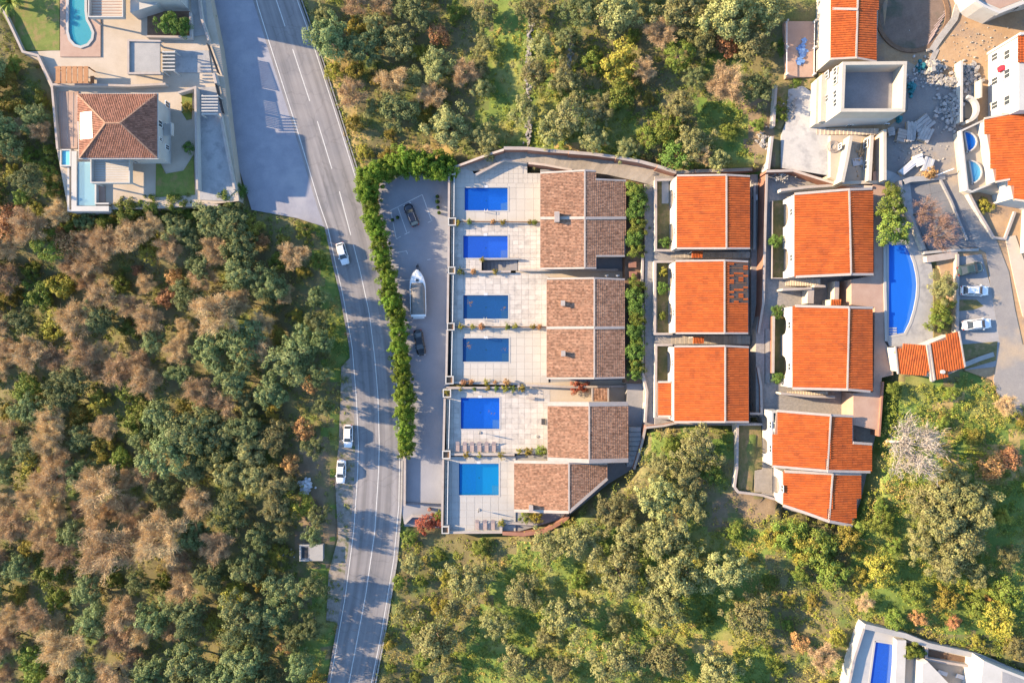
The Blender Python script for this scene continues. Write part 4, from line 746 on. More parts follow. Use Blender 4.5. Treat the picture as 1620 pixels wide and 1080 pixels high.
sy = min(p[1] for p in ow); window(blk, 'S', sy + 0.0, P2(1400, 0, 14)[0], 14, 0.8, 0.9); window(blk, 'S', sy + 0.0, P2(1345, 0, 14)[0], 12.6, 1.0, 1.8)
MB().prism(pp([(1292, 125), (1310, 122), (1310, 196), (1290, 196)], 14.6), 9, 14.6).build('annex', 'cream_wall', blk); MB().prism(pp([(1300, 118), (1330, 116), (1328, 190), (1298, 192)], 15.6), 9, 15.6).build('lower_floor', 'cream_wall', blk)
# outside stair under the block
lane_steps('concrete steps under the white unroofed block', 1292, 1390, 203.5, 213, 12.4, 15.0, 16, 'cream_floor')
# unfinished house shell
sh = thing('unfinished_house', 'unfinished cream house shell with open rooms below the white block', 'house', P(1355, 250, 11.5)); zf_ = 13.9
MB().prism(pp([(1314, 214), (1400, 214), (1398, 288), (1330, 290), (1314, 280)], zf_), 8, zf_).build('floor', 'cream_floor', sh)
for q, zt in (([(1347, 215), (1340, 255), (1333, 288)], 16.2), ([(1400, 205), (1400, 285)], 16.8), ([(1380, 214), (1376, 286)], 16.0), ([(1333, 289), (1398, 288)], 15.0)):
    MB().strip([P2(a, b, zt) for a, b in q], 0.55, 8, zt).build('wall', 'cream_wall', sh)
for yy in (228, 262): window(sh, 'W', P2(1374.5, 0, 16.0)[0], P2(0, yy, 14.6)[1], 14.4, 1.5, 1.2)
for yy in (232, 274): window(sh, 'W', P2(1331, 0, 15.2)[0], P2(0, yy, 14.6)[1], 14.2, 1.0, 1.1)
for k, (a, b, w_, l_, an, l) in enumerate(((1357, 256, 1.3, 1.8, 10, 'white board sheet lying in the unfinished house'), (1366, 234, 1.6, 3.0, 75, 'brown timber bundle in the unfinished house'), (1318, 232, 1.6, 1.6, 30, 'coil of pale hose left of the unfinished house'))):
    x, y = P2(a, b, 14.0); t = thing(['board', 'timber_stack', 'hose_coil'][k], l, ['board', 'timber', 'hose'][k], (x, y, zf_)); b_ = MB()
    if k == 2:
        for r in (0.5, 0.7, 0.9, 1.05):
            pts = [(x + r * math.cos(q), y + r * math.sin(q), zf_ + 0.06 + 0.05 * r) for q in np.linspace(0, 2 * math.pi, 17)]
            for u, v in zip(pts[:-1], pts[1:]): b_.tube(u, v, 0.06, 0.06, 5, False)
        b_.build('hose', 'coping', t)
    else:
        for j in range(6 if k else 1):
            c_, s_ = math.cos(R_(an)), math.sin(R_(an)); of = (j - 2.5) * 0.22 if k else 0; p0 = (x - c_ * l_ / 2 - s_ * of, y - s_ * l_ / 2 + c_ * of, zf_ + 0.1 + (j % 2) * 0.1); p1 = (x + c_ * l_ / 2 - s_ * of, y + s_ * l_ / 2 + c_ * of, p0[2])
            MB().bar(p0, p1, 0.18 if k else w_, 0.12).build('plank' if k else 'panel', 'timber' if k else 'plastic_white', t)
# round pit with rim
zp = T(P2(1444, 0, 14)[0]) ; pc = P2(1444, 24, zp); pit = thing('round_clearing', 'dark round earth clearing with rough rim beside the orange gable roof', 'clearing', (*pc, zp)); rr = 52.5 / S * (H - zp) / H
circ = [(pc[0] + rr * math.cos(q), pc[1] + rr * 1.08 * math.sin(q)) for q in np.linspace(0, 2 * math.pi, 49)]; MB().prism(circ[:-1], zp - 1.2, lambda x, y: T(x) - 0.04).build('floor', 'pit_dirt', pit); MB().strip(circ, 0.7, zp - 1.4, [T(x) + .12 for x, y in circ]).build('rim', 'soil', pit)
for k in range(7): a = P2(1465 + k * 2.2, 74 - k * 7, zp); MB().bar((*a, zp + .1), (a[0] + 1.3 + .2 * k, a[1] + 2.2, zp + 0.4), 0.14, 0.1).build('plank', 'wood_grey', pit)
# stony track wall by the pit
wall('rough pale stone wall along the dirt track beside the pit', [(1516, 8), (1510, 30), (1486, 62), (1474, 80)], 13, [15.6, 15.5, 15.3, 15.1], 1.0, 'stone', 'stone', 1.1); wall('low pale wall beside the spoil heap', [(1482, 78), (1474, 95), (1468, 116)], 13, 15.1, 0.8, 'stone', 'stone', .9)
# buildings on the right edge
zb = 15.0; b1 = thing('apartment_building', 'white building with angular terraces cut by the top right corner', 'building', P(1560, 5, zb))
MB().prism(pp([(1530, -40), (1546, 0), (1558, 8), (1582, 19), (1625, 2), (1690, -10), (1690, -50)], 20), zb - 1, 20).build('wall', 'white_wall', b1); MB().prism(pp([(1536, -38), (1550, -1), (1559, 4), (1582, 14), (1622, -2), (1685, -14), (1685, -46)], 20), 20.002, 20.03).build('flat_roof', 'pink_floor', b1); MB().strip(pp([(1530, -40), (1546, 0), (1558, 8), (1582, 19), (1625, 2), (1690, -10)], 21), 0.4, 20.031, 20.8).build('parapet', 'white_wall', b1)
x = P2(1535, 0, 18)[0]; window(b1, 'S', P2(0, 14, 17.5)[1], P2(1600, 0, 17)[0], 17, 1.4, 1.3)
b2 = thing('apartment_building', 'white building with window rows and a drying corridor on right edge', 'building', P(1600, 130, zb)); X0 = P2(1612, 0, 23)[0]
yA, yB = P2(0, 62, 22)[1], P2(0, 190, 18)[1]; MB().box(X0, yB, zb - 1, X0 + 14, yA, 23).build('wall', 'white_wall', b2)
for yy in (88, 118, 160): window(b2, 'W', X0, P2(0, yy, 20)[1], 19.6, 1.6, 1.5); 
for yy in (92, 130, 168): window(b2, 'W', X0, P2(0, yy, 17)[1], 16.6, 1.3, 1.6)
MB().box(X0 - 5.2, yB, zb - 1, X0 - 0.005, yA - 2, 15.6).build('corridor_floor', 'concrete', b2); MB().box(X0 - 5.6, yB, zb - 1, X0 - 5.21, yA - 1.5, 17.0).build('parapet', 'white_wall', b2); MB().box(X0 - 2.6, yB + 4, 15.602, X0 - 2.3, yA - 5, 17.6).build('partition', 'cream_wall', b2)
MB().box(X0 - 0.2, yA + .01, zb - 1, X0 + 14, yA + .4, 23.6).build('roof_edge', 'white_wall', b2)
tl_ = [(X0 - .3, yA + .2), (X0 + 14, yA + .2), (X0 + 14, P2(0, 100, 23)[1]), (X0 - .3, P2(0, 100, 23)[1])]; tag(link('roof_tiles', tiles_mesh('roof_tiles', tl_, (X0 + 14, 0), (-1, 0), 24.5, 0.1, 0.4, 0.42, 'orange_tile', ORG[b2.name]), b2), kind='stuff')
cl = thing('laundry', 'red cloth hanging at an upper window on the right edge', 'cloth', (X0 - .2, P2(0, 106, 20)[1], 19)); x, y = X0 - .25, P2(0, 106, 20)[1]; MB().loft([[(x - .35 + .1 * math.sin(k), y + k * .22 - .5, 19.9 - .05 * k), (x + .05, y + k * .22 - .5, 20.0), (x + .05, y + k * .22 - .5, 18.9), (x - .3, y + k * .22 - .5, 18.8 + .1 * math.cos(k))] for k in range(5)]).build('fabric', 'cloth_red', cl)
h, pl = house('apartment_building', 'orange-tiled building above two quarter-round pools on the right edge', [([(1557, 188), (1607, 178), (1700, 165), (1700, 330), (1604, 316), (1597, 284), (1575, 288)], (1680, 240), 22.2, 180, 0.2)], zb, cat='building', **OT)
sb = P2(1522, 195, 17); pt = thing('balcony_terrace', 'white balcony terrace carrying the two quarter-round pools', 'terrace', P(1545, 250, zb)); zq = 17.6
qa = [(1521, 207), (1557, 190), (1575, 288), (1602, 284), (1604, 312), (1560, 300), (1538, 305), (1531, 300)]; MB().prism(pp(qa, zq), zb - 2, zq).build('floor', 'cream_floor', pt); MB().strip(pp([(1557, 190), (1521, 207), (1531, 300), (1538, 303), (1575, 288)], zq + .9), 0.3, zq + .001, zq + 0.9).build('parapet', 'white_wall', pt)
for lab, (cx, cy, h_, b_, w_) in (('deep blue quarter-round pool on the upper balcony terrace', (1525, 208, 33, 'pool_turq', 'water_blue')), ('pale blue quarter-round pool on the lower balcony terrace', (1533, 254, 37, 'pool_light', 'water_light'))):
    q = [(cx, cy)] + [(cx + 20 * math.sin(u), cy + h_ / 2 - h_ / 2 * math.cos(u)) for u in np.linspace(0.25, math.pi - .25, 9)] + [(cx + 6, cy + h_)]; w = [P2(a, b, zq + .3) for a, b in q]; t = thing('swimming_pool', lab, 'pool', (*w[0], zq)); MB().strip(w + [w[0]], 0.22, zq + .002, zq + .4).build('coping', 'white_wall', t); MB().prism(w, zq + .003, zq + .03).build('basin', b_, t); water_face(w, zq + .3, w_, t)
bc = thing('curved_balcony', 'white half-round balcony with dark glass beside the rubble', 'balcony', P(1535, 170, zb)); q = [(1528 + 20 * math.sin(u), 172 - 20 * math.cos(u)) for u in np.linspace(.2, math.pi - .2, 10)]; MB().strip(pp(q, 17.4), 0.5, zb - 1, 17.4).build('wall', 'white_wall', bc); MB().prism(pp([(1524, 160)] + q[1:-1] + [(1524, 186)], 16.4), zb - 1, 16.3).build('floor', 'glass', bc)
wall('white garden wall below the balcony terrace', [(1531, 302), (1545, 330), (1572, 376), (1590, 378), (1606, 335)], 13.5, [16.6, 16.4, 16.2, 16.2, 16.4], 0.35); wall('white wall stub by the footway on the right edge', [(1604, 318), (1625, 330), (1622, 400)], 13.5, 17.0, 0.6)
wall('concrete lintel wall at the top of the grey lot', [(1430, 288), (1440, 284), (1495, 280)], 13, [15.6, 15.6, 15.4], 0.8, 'concrete', 'concrete', 0.9); wall('cream wall left of the grey lot', [(1424, 286), (1430, 330), (1447, 360), (1462, 395)], 13, [15.8, 15.6, 15.6, 15.6], 0.7, 'cream_wall'); wall('concrete wall along the bottom of the grey lot', [(1462, 400), (1505, 396), (1548, 395)], 13, [15.7, 15.9, 15.9], 0.5, 'concrete', 'concrete')
wall('grey kerb wall along the sloping street', [(1488, 284), (1505, 318), (1530, 380)], 13.5, [15.6, 15.7, 15.7], 0.3, 'concrete_grey', 'concrete_grey', 0.34)
wall('concrete wall beside the meadow below the street', [(1526, 577), (1548, 568), (1572, 560)], 13, 15.9, 0.7, 'concrete_grey', 'concrete', .8)
wall('stepped pale stone wall along the lower right street edge', [(1580, 632), (1590, 640), (1604, 665), (1612, 690), (1640, 730)], 12.5, [15.8] * 5, 0.9, 'stone', 'coping', 1.1)
bt_ = thing('barrier_pole', 'white barrier pole lying across the street at the meadow', 'pole', P(1590, 560, 15)); MB().tube(P(1568, 559, 15.8), P(1611, 560, 15.9), .1, .1, 8).build('pole', 'lamp_white', bt_); MB().bar(P(1568, 559, 14.8), P(1568, 559, 15.8), .3, .3).build('post', 'metal', bt_)
bp2 = thing('barrier_pole', 'white pole leaning over the yard above the grey lot', 'pole', P(1495, 275, 15)); MB().tube(P(1480, 278, 15.6), P(1509, 267, 16.3), .1, .1, 8).build('pole', 'lamp_white', bp2)
# power pole wires over the grey lot
wr = thing('overhead_wires', 'thin overhead wires crossing above the grey lot', 'wires', P(1465, 300, 15))
for a, b in (((1452, 312), (1500, 300)), ((1440, 330), (1505, 315)), ((1470, 290), (1478, 330))): MB().tube(P(*a, 19), P(*b, 19.3), .018, .018, 5).build('wire', 'dark_metal', wr)
def blocks(label, name, cx, cy, sx, sy, n, m, cat, smin=.2, smax=.6, zoff=0.0, hill=1.0, kind=None):
    t = thing(name, label, cat, G(cx, cy)); b = MB(); parts = []
    for k in range(n):
        u, v = random.gauss(0, .5), random.gauss(0, .5); x, y, z = G(cx + u * sx, cy + v * sy); z += max(0, hill * (1 - math.hypot(u, v)) * random.random()) + zoff; s = random.uniform(smin, smax); a = random.random() * 3
        q = [(x + s * random.uniform(.35, .6) * math.cos(a + w), y + s * random.uniform(.35, .6) * math.sin(a + w)) for w in (0, 1.4, 3.0, 4.6)]; b.prism(q, z - 0.2, z + s * random.uniform(.3, .7))
    tag(b.build('pieces', m, t), kind='stuff'); return t
blocks('grey heap of broken rubble in the shaded street by the curved balcony', 'rubble_heap', 1508, 172, 22, 26, 420, 'rubble', 'rubble', .2, .8, 0, 1.2)
blocks('sunlit broken masonry above the rubble heap', 'rubble_heap', 1512, 130, 26, 12, 130, 'stone', 'rubble', .2, .8, 0, .9); blocks('boulder spoil beside the dirt track near the pit', 'rubble_heap', 1474, 108, 12, 16, 80, 'stone', 'rubble', .3, 1.0, 0, 1.2)
blocks('dark teal scrap pile at the right wall of the white block', 'scrap_pile', 1442, 140, 4, 12, 70, 'tarp_teal', 'scrap', .2, .7, 0, .8); blocks('teal plastic sheeting near the pit edge', 'scrap_pile', 1457, 106, 6, 7, 40, 'tarp_teal', 'scrap', .2, .7, 0, .5); blocks('teal sheeting in the corner below the white block', 'scrap_pile', 1421, 188, 3, 7, 40, 'tarp_teal', 'scrap', .2, .7, 0, .5)
blocks('scattered stones along the left of the concrete ramp', 'stone_scatter', 1250, 168, 8, 22, 60, 'stone', 'stones', .15, .5, 0, .2); blocks('loose stones on the path above the top right orange house', 'stone_scatter', 1236, 280, 18, 7, 40, 'stone', 'stones', .15, .45, 0, .1)
blocks('pale debris scattered over the upper end of the shaded street', 'debris_scatter', 1470, 118, 34, 22, 150, 'rubble', 'debris', .12, .5, 0, .15); blocks('pale debris scattered round the slab stacks in the street', 'debris_scatter', 1450, 228, 40, 40, 130, 'stone', 'debris', .1, .4, 0, .05); blocks('stones strewn over the orange dirt slope at top right', 'debris_scatter', 1540, 66, 70, 36, 90, 'stone', 'debris', .08, .28, -.08, .05); blocks('broken masonry lying at the foot of the white building corridor', 'debris_scatter', 1535, 120, 14, 22, 120, 'stone', 'debris', .2, .8, -.05, .5); blocks('builder clutter on the floor of the unfinished house', 'debris_scatter', 1358, 248, 22, 26, 60, 'timber', 'debris', .12, .45, .25, .1)
for k, (a, b, an, w_, l_, m_, lab) in enumerate(((1457, 199, 40, 2.4, 3.6, 'rubble', 'large grey stack of paving slabs in the shaded street'), (1461, 214, 65, 2.0, 2.6, 'rubble', 'white-edged pallet of blocks right of centre in the street'), (1424, 216, -15, 2.2, 1.7, 'coping', 'white pallet of bagged material near the street corner'), (1437, 210, 88, 1.2, 3.6, 'rubble', 'narrow grey stack of slabs standing in the street'), (1443, 209, 88, .5, 3.4, 'concrete_pale', 'thin pale beam stack in the street'), (1436, 264, 40, 1.1, 4.2, 'plastic_white', 'long white bundle lying in the street'), (1465, 262, 75, 1.6, 2.6, 'solar', 'white pallet with blue top at the sunlit street edge'), (1451, 255, 20, 2.0, 1.6, 'plastic_white', 'crumpled white bags beside the long white bundle'), (1407, 210, 10, 1.4, 1.2, 'rubble', 'small grey pallet by the unfinished house'))):
    x, y, z = G(a, b); t = thing('material_pallet', lab, 'pallet', (x, y, z), 'building materials in the street'); c_, s_ = math.cos(R_(an)), math.sin(R_(an))
    MB().bar((x - c_ * l_ / 2, y - s_ * l_ / 2, z + .07), (x + c_ * l_ / 2, y + s_ * l_ / 2, z + .07), w_, .13).build('pallet_base', 'timber', t)
    nl = 4
    for j in range(nl):
        of = (j - (nl - 1) / 2) * w_ / nl; ll = l_ * random.uniform(.8, 1); MB().bar((x - c_ * ll / 2 - s_ * of, y - s_ * ll / 2 + c_ * of, z + .42), (x + c_ * ll / 2 - s_ * of, y + s_ * ll / 2 + c_ * of, z + .45 + random.uniform(0, .2)), w_ / nl * .92, .55).build('block_row', m_, t)
# ------------------------------------------------------------------ white villa compound, top left (laid out level, then set on its raised platform)
_before = set(bpy.data.objects); SITE = PZ = 2.2      # the compound stands on a platform this far above the road
ZV = 0.25
VIL = sheet('villa_forecourt', [(35, 82), (60, 95), (82, 143), (90, 238), (108, 333), (245, 330), (310, 326), (378, 318), (362, 190), (356, 135), (347, 70), (333, 0), (318, -60), (95, -60), (95, 80)], 'cream_floor', z=0.1, depth=3.2)
sheet('villa_lawn', [(-40, -60), (-40, -5), (0, 16), (36, 80), (94, 80), (94, -60)], 'lawn', z=0.15, depth=3)
fp = [(107, -30), (107, 20), (106.5, 50), (110, 63), (118, 72), (128, 75), (139, 71), (146, 62), (147.5, 52), (143, 41), (138, 32), (136, 18), (136, -30)]
free_pool('turquoise keyhole-shaped pool with white rim beside the villa lawn', fp, ZV + .1, 'pool_teal', 'water_teal', 0.5, 'slab_white', top=.08)
sheet('pool_deck', [(95, -60), (95, 90), (159, 90), (159, -60), (136, -60), (136, 18), (138, 32), (143, 41), (147.5, 52), (146, 62), (139, 71), (128, 75), (118, 72), (110, 63), (106.5, 50), (107, 20), (107, -60)], 'pink_floor', z=ZV + .02, depth=.4, cv=False)
sheet('villa_driveway', [(311, 140), (344, 136), (352, 185), (372, 302), (355, 318), (316, 316)], 'concrete_pale', z=0.22, depth=.5, cv=False)
sheet('villa_driveway', [(278, 80), (330, 80), (335, 115), (278, 115)], 'concrete_pale', z=0.22, depth=.5, cv=False); sheet('villa_driveway', [(302, 0), (325, 0), (330, 55), (305, 58)], 'concrete', z=0.22, depth=.5, cv=False)
sheet('villa_lawn', [(247, 245), (262, 275), (290, 270), (306, 245), (308, 308), (246, 312)], 'lawn', z=0.24, depth=.4, cv=False); sheet('villa_lawn', [(287, 150), (304, 148), (303, 188), (295, 190), (289, 180)], 'lawn', z=0.24, depth=.4, cv=False); sheet('villa_lawn', [(233, 18), (300, 18), (302, 57), (233, 57)], 'soil', z=0.24, depth=.4, cv=False)
sheet('terrace_pad', [(93, 145), (124, 145), (122, 235), (93, 235)], 'pink_floor', z=0.26, depth=.4, cv=False); sheet('terrace_pad', [(151, 294), (166, 294), (166, 320), (151, 320)], 'pink_floor', z=0.26, depth=.4, cv=False)
# hip-roofed villa
vz = 8.6; rl, rr_ = (167, 195), (190, 195); tn = 0.42
def hp(px, py, z): return (px, py)
zr = 8.7; dW = P2(167, 0, zr)[0] - P2(123, 0, 6.4)[0]; dN = P2(0, 150, 6.4)[1] - P2(0, 195, zr)[1]; tW = 2.3 / dW; tN = 2.3 / dN; dE = P2(249, 0, 6.4)[0] - P2(190, 0, zr)[0]; tE = 2.3 / dE; dS = P2(0, 195, zr)[1] - P2(0, 250, 6.4)[1]; tS = 2.3 / dS
v, pl = house('villa', 'white villa with brown hipped tile roof and pale roof panel, upper left', [([(123, 150), rl, (126, 250)], rl, zr, 180, tW), ([(123, 150), (248, 149), rr_, rl], rl, zr, 90, tN), ([(248, 149), (249, 250), rr_], rr_, zr, 0, tE), ([(126, 250), rl, rr_, (249, 250)], rl, zr, -90, tS)], 0.1, tile='villa_tile', tw=0.33, tl=0.38, inset=0.55, trim='brown_tile', gut=False)
ew = [P2(123, 150, 6.4), P2(248, 149, 6.4), P2(249, 250, 6.4), P2(126, 250, 6.4)]; MB().strip(ew + [ew[0]], 0.4, 6.15, 6.42).build('eave_trim', 'white_wall', v)
q = pl[0]; f = lambda x, y: q[4] - q[5] * ((x - q[2][0]) * q[3][0] + (y - q[2][1]) * q[3][1]); ps = [unproj(a, b, *q[2:]) for a, b in ((128, 179), (146, 177), (147, 219), (128, 221))]; MB().prism(ps, lambda x, y: f(x, y) + .14, lambda x, y: f(x, y) + .22).build('roof_panel', 'solar', v)
xe = max(p[0] for p in ew) - .55; ys = min(p[1] for p in ew) + .55; yn = max(p[1] for p in ew) - .55
for yy, zz_, w_, h_ in ((198, 3.6, 1.3, 1.6), (222, 3.6, .7, 1.1), (168, .9, 1.2, 1.6), (205, .9, 1.6, 2.0), (235, .9, 1.0, 1.5)): window(v, 'E', xe, P2(0, yy, zz_)[1], zz_, w_, h_)
for xx, zz_, w_, h_ in ((165, 3.3, 2.2, 2.1), (190, 3.3, 1.4, 2.1), (225, 3.6, 1.2, 1.4), (170, .4, 2.4, 2.2), (215, .9, 1.6, 1.5)): window(v, 'S', ys, P2(xx, 0, zz_)[0], zz_, w_, h_)
x0, y1 = P2(147, 252, 3.2); x1, y0 = P2(209, 291, 3.2); y1 = ys - .005
MB().box(x0, y0, 2.9, x1, y1, 3.2).build('balcony_floor', 'white_wall', v); rl_ = MB()
for bx in ((x0, y0, x0 + .2, y1), (x1 - .2, y0, x1, y1), (x0 + .2, y0, x1 - .2, y0 + .2)): rl_.box(bx[0], bx[1], 3.201, bx[2], bx[3], 4.0)
rl_.build('balcony_parapet', 'white_wall', v)
for k in range(9): yy = y0 + .35 + k * (y1 - y0 - .5) / 9; MB().box(x0 + .3, yy, 3.202, x1 - .3, yy + .16, 3.23).build('floor_strip', 'cream_floor', v)
for xx in (x0 + .15, x1 - .35): MB().box(xx, y0 + .1, .1, xx + .25, y0 + .35, 2.9).build('balcony_post', 'white_wall', v)
X = P2(262, 0, 3)[0]; MB().box(xe + .005, P2(0, 215, 3)[1], 2.9, xe + 1.9, P2(0, 196, 3)[1], 3.1).build('side_balcony', 'white_wall', v); MB().box(xe + 1.7, P2(0, 215, 3)[1], 3.101, xe + 1.9, P2(0, 196, 3)[1], 3.9).build('side_parapet', 'white_wall', v)
# second villa, cut by the frame
v2 = thing('villa', 'white villa with balcony cut off by the top edge, left of the road', 'house', P(220, -20, .1)); b = MB(); MB().prism(pp([(150, -90), (262, -90), (262, -22), (192, -22), (192, -42), (150, -42)], 9), .1, 9).build('wall', 'white_wall', v2)
x0, y1 = P2(143, -28, 3.2); x1, y0 = P2(198, 30, 3.2); MB().box(x0, y0, 2.9, x1, y1, 3.2).build('balcony_floor', 'cream_wall', v2); pr = MB()
for bx in ((x0, y0, x0 + .2, y1), (x1 - .2, y0, x1, y1), (x0 + .2, y0, x1 - .2, y0 + .2)): pr.box(bx[0], bx[1], 3.201, bx[2], bx[3], 3.9)
pr.build('balcony_parapet', 'white_wall', v2); MB().prism(pp([(206, -8), (262, -8), (246, 8), (206, 20)], 3), .1, 3).build('lower_wing', 'white_wall', v2); MB().box(x0 + .1, y0 + .1, .1, x0 + .4, y0 + .4, 2.9).build('balcony_post', 'white_wall', v2)
for k in range(8): yy = y0 + .4 + k * .55; MB().box(x0 + .3, yy, 3.202, x1 - .3, yy + .22, 3.23).build('floor_strip', 'pink_floor', v2)
# carport slab, gate strips
cpo = thing('carport', 'flat grey carport roof behind the villa forecourt', 'carport', P(228, 90, .1)); q = [(203, 65), (253, 65), (253, 115), (205, 115)]; MB().prism(pp(q, 2.4), 2.15, 2.4).build('roof_slab', 'concrete', cpo); MB().strip(pp([(254, 65), (203, 64), (203, 116), (254, 116)], 2.7), .35, 2.0, 2.7).build('roof_edge', 'coping', cpo)
for a, b in ((206, 68), (250, 68), (206, 112), (250, 112)): x, y = P2(a, b, 2.1); MB().bar((x, y, .1), (x, y, 2.149), .3, .3).build('post', 'white_wall', cpo)
for lab, (xa, xb, ya, yb), n in (('white slatted pergola beams right of the carport', (257, 277, 80, 114), 6), ('white slatted pergola beams over the lower driveway entrance', (319, 345, 150, 183), 7)):
    t = thing('pergola', lab, 'pergola', P((xa + xb) / 2, (ya + yb) / 2, .2)); 
    for k in range(n): y = ya + (yb - ya) * (k + .5) / n; MB().strip([P2(xa, y, 2.5), P2(xb, y, 2.5)], .22, 2.4, 2.6).build('beam', 'white_wall', t)
    for a, b in ((xa + 1, ya + 1), (xb - 1, ya + 1), (xa + 1, yb - 1), (xb - 1, yb - 1)): x, y = P2(a, b, 2.4); MB().bar((x, y, .1), (x, y, 2.399), .2, .2).build('post', 'white_wall', t)
pg = thing('pergola', 'brown wooden slatted pergola roof left of the carport', 'pergola', P(113, 118, .1))
for k in range(6): a = P2(88 + k * 8.8, 105, 2.5); b = P2(95.3 + k * 8.8, 132, 2.5); MB().box(a[0], b[1], 2.4, b[0], a[1], 2.5).build('slat_board', 'wood', pg)
for yy in (107, 130): MB().strip([P2(86, yy, 2.4), P2(142, yy, 2.4)], .2, 2.2, 2.395).build('beam', 'wood', pg)
for a, b in ((88, 107), (140, 107), (88, 130), (140, 130)): x, y = P2(a, b, 2.2); MB().bar((x, y, .1), (x, y, 2.199), .18, .18).build('post', 'wood', pg)
tb = thing('garden_bench', 'small brown wooden bench beside the brown pergola', 'bench', P(146, 127, .1)); x, y = P2(146, 127, .5); MB().box(x - .35, y - .8, .45, x + .35, y + .8, .55).build('seat', 'wood', tb); MB().box(x - .3, y - .7, .1, x + .3, y - .6, .449).box(x - .3, y + .6, .1, x + .3, y + .7, .449).build('leg', 'wood', tb)
wall('white retaining wall across the forecourt above the villa', [(84, 134), (140, 134), (205, 136), (262, 133)], 0, 1.3, .3); wall('pale stone wall down the left side of the villa lawn', [(-10, 0), (8, 22), (36, 82), (60, 88), (82, 133), (91, 236)], -2.6, .9, .45, 'concrete', 'coping'); wall('white court wall around the dark bush by the second villa', [(232, 58), (302, 59), (301, 20)], 0, 1.1, .35)
wall('white retaining wall left of the lower driveway', [(309, 139), (310, 200), (312, 300)], 0, 1.8, .35); wall('white roadside wall of the lower driveway', [(348, 180), (358, 235), (371, 300)], -2.4, 1.0, .45); wall('white roadside wall of the upper driveway', [(312, -20), (319, 30), (330, 64)], -2.4, 1.0, .45); wall('white wall under the lower driveway', [(312, 324), (345, 325)], -2.4, 1.0, .35); wall('white corner wall by the pergola entrance', [(282, 147), (311, 138)], 0, 1.6, .25)
for k, (q, l) in enumerate((([(327, 68), (344, 115)], 'upper'), ([(340, 132), (351, 178)], 'lower'))):
    t = thing('sliding_gate', f'dark sliding gate at the {l} villa driveway', 'gate', P(*q[0], .2)); A, B = P2(*q[0], 1.5), P2(*q[1], 1.5); MB().strip([A, B], .1, .25, .35).build('bottom_rail', 'dark_metal', t); MB().strip([A, B], .1, 1.45, 1.55).build('top_rail', 'dark_metal', t)
    for j in range(16): u = (j + .5) / 16; x, y = A[0] + (B[0] - A[0]) * u, A[1] + (B[1] - A[1]) * u; MB().bar((x, y, .351), (x, y, 1.449), .25, .05).build('slat', 'dark_metal', t)
wall('white gate pillar wall between the two villa gates', [(338, 116), (342, 132)], -2.4, 1.4, .6)
# villa side pool
ZS = 1.2
sp = thing('swimming_pool', 'pale teal overflow pool with white rim left of the villa', 'pool', P(130, 290, 0)); MB().prism(pp([(97, 238), (110, 238), (110, 262), (97, 262)], .9), -.5, .75).build('small_basin', 'pool_teal', sp); MB().strip(pp([(96, 237), (111, 237), (111, 262), (96, 262), (96, 236)], 1.0), .25, -.3, 1.0).build('small_rim', 'white_wall', sp)
MB().prism(pp([(123, 256), (150, 256), (150, 325), (123, 325)], .9), -.5, .6).build('basin', 'pool_pale', sp); water_face(pp([(123, 256), (150, 256), (150, 325), (123, 325)], .9), .9, 'water_pale', sp)
MB().strip(pp([(117, 239), (117, 330), (172, 330)], 1.05), 1.0, -2.6, 1.05).build('overflow_wall', 'white_wall', sp); MB().strip(pp([(108, 264), (108, 333), (175, 334)], .6), .35, -2.7, .6).build('outer_wall', 'white_wall', sp); MB().strip(pp([(151, 256), (151, 322), (172, 322)], 1.05), .3, -.3, 1.05).build('inner_rim', 'white_wall', sp)
for k in range(3): xx = 98 + k * 9; MB().strip(pp([(xx, 146), (xx - .5, 232)], .3), .07, .262, .30).build('joint_strip', 'coping', VIL)

PZ = 0.0
for o in set(bpy.data.objects) - _before:
    if o.parent: continue
    o.location.z += SITE
# ------------------------------------------------------------------ white villa, bottom right corner
zs = 15.2
free_pool('narrow deep blue pool of the white villa in the bottom right corner', [(1384, 1013), (1416, 1018), (1409, 1095), (1373, 1095)], zs, 'pool_blue', 'water_royal', .35)
sheet('villa_deck', [(1368, 991), (1432, 1006), (1425, 1095), (1409, 1095), (1416, 1018), (1384, 1013), (1373, 1095), (1340, 1095)], 'slab_white', z=zs, depth=4); sheet('villa_terrace', [(1433, 1006), (1550, 1038), (1640, 1075), (1640, 1130), (1425, 1130)], 'cream_floor', z=zs - .2, depth=4)
wall('white retaining wall left of the corner villa pool', [(1368, 990), (1352, 1040), (1341, 1092)], 11, 15.9, .5); wall('grey topped wall above the corner villa', [(1368, 990), (1432, 1005), (1468, 1020), (1550, 1038), (1625, 1070)], 11, [16.2, 16.2, 16.4, 16.6, 16.8], .7, 'white_wall', 'concrete', .9); wall('wide white wall between corner villa pool and its garden', [(1426, 1012), (1423, 1092)], 14, 16.3, 1.6, 'white_wall', 'white_wall', 1.62)
wall('white garden wall of the corner villa planter', [(1466, 1022), (1465, 1042), (1550, 1056)], 14, 16.0, .4); garden([(1434, 1016), (1464, 1022), (1463, 1040), (1434, 1042)], zs - .1, 'planting_bed', 'garden_grass'); garden([(1470, 1027), (1551, 1044), (1550, 1053), (1469, 1040)], zs - .1, 'planting_bed', 'soil')
cb = thing('villa', 'white flat-roofed villa cut by the bottom right corner', 'house', P(1570, 1075, zs)); MB().prism(pp([(1556, 1044), (1583, 1056), (1700, 1100), (1700, 1150), (1545, 1150)], 19.5), 14, 19.5).build('wall', 'white_wall', cb); MB().prism(pp([(1586, 1062), (1700, 1106), (1700, 1148), (1584, 1148)], 19.6), 19.502, 19.55).build('flat_roof', 'concrete_grey', cb); MB().prism(pp([(1460, 1050), (1468, 1046), (1515, 1095), (1458, 1095)], 17.5), 14, 17.5).build('stair_block', 'white_wall', cb)
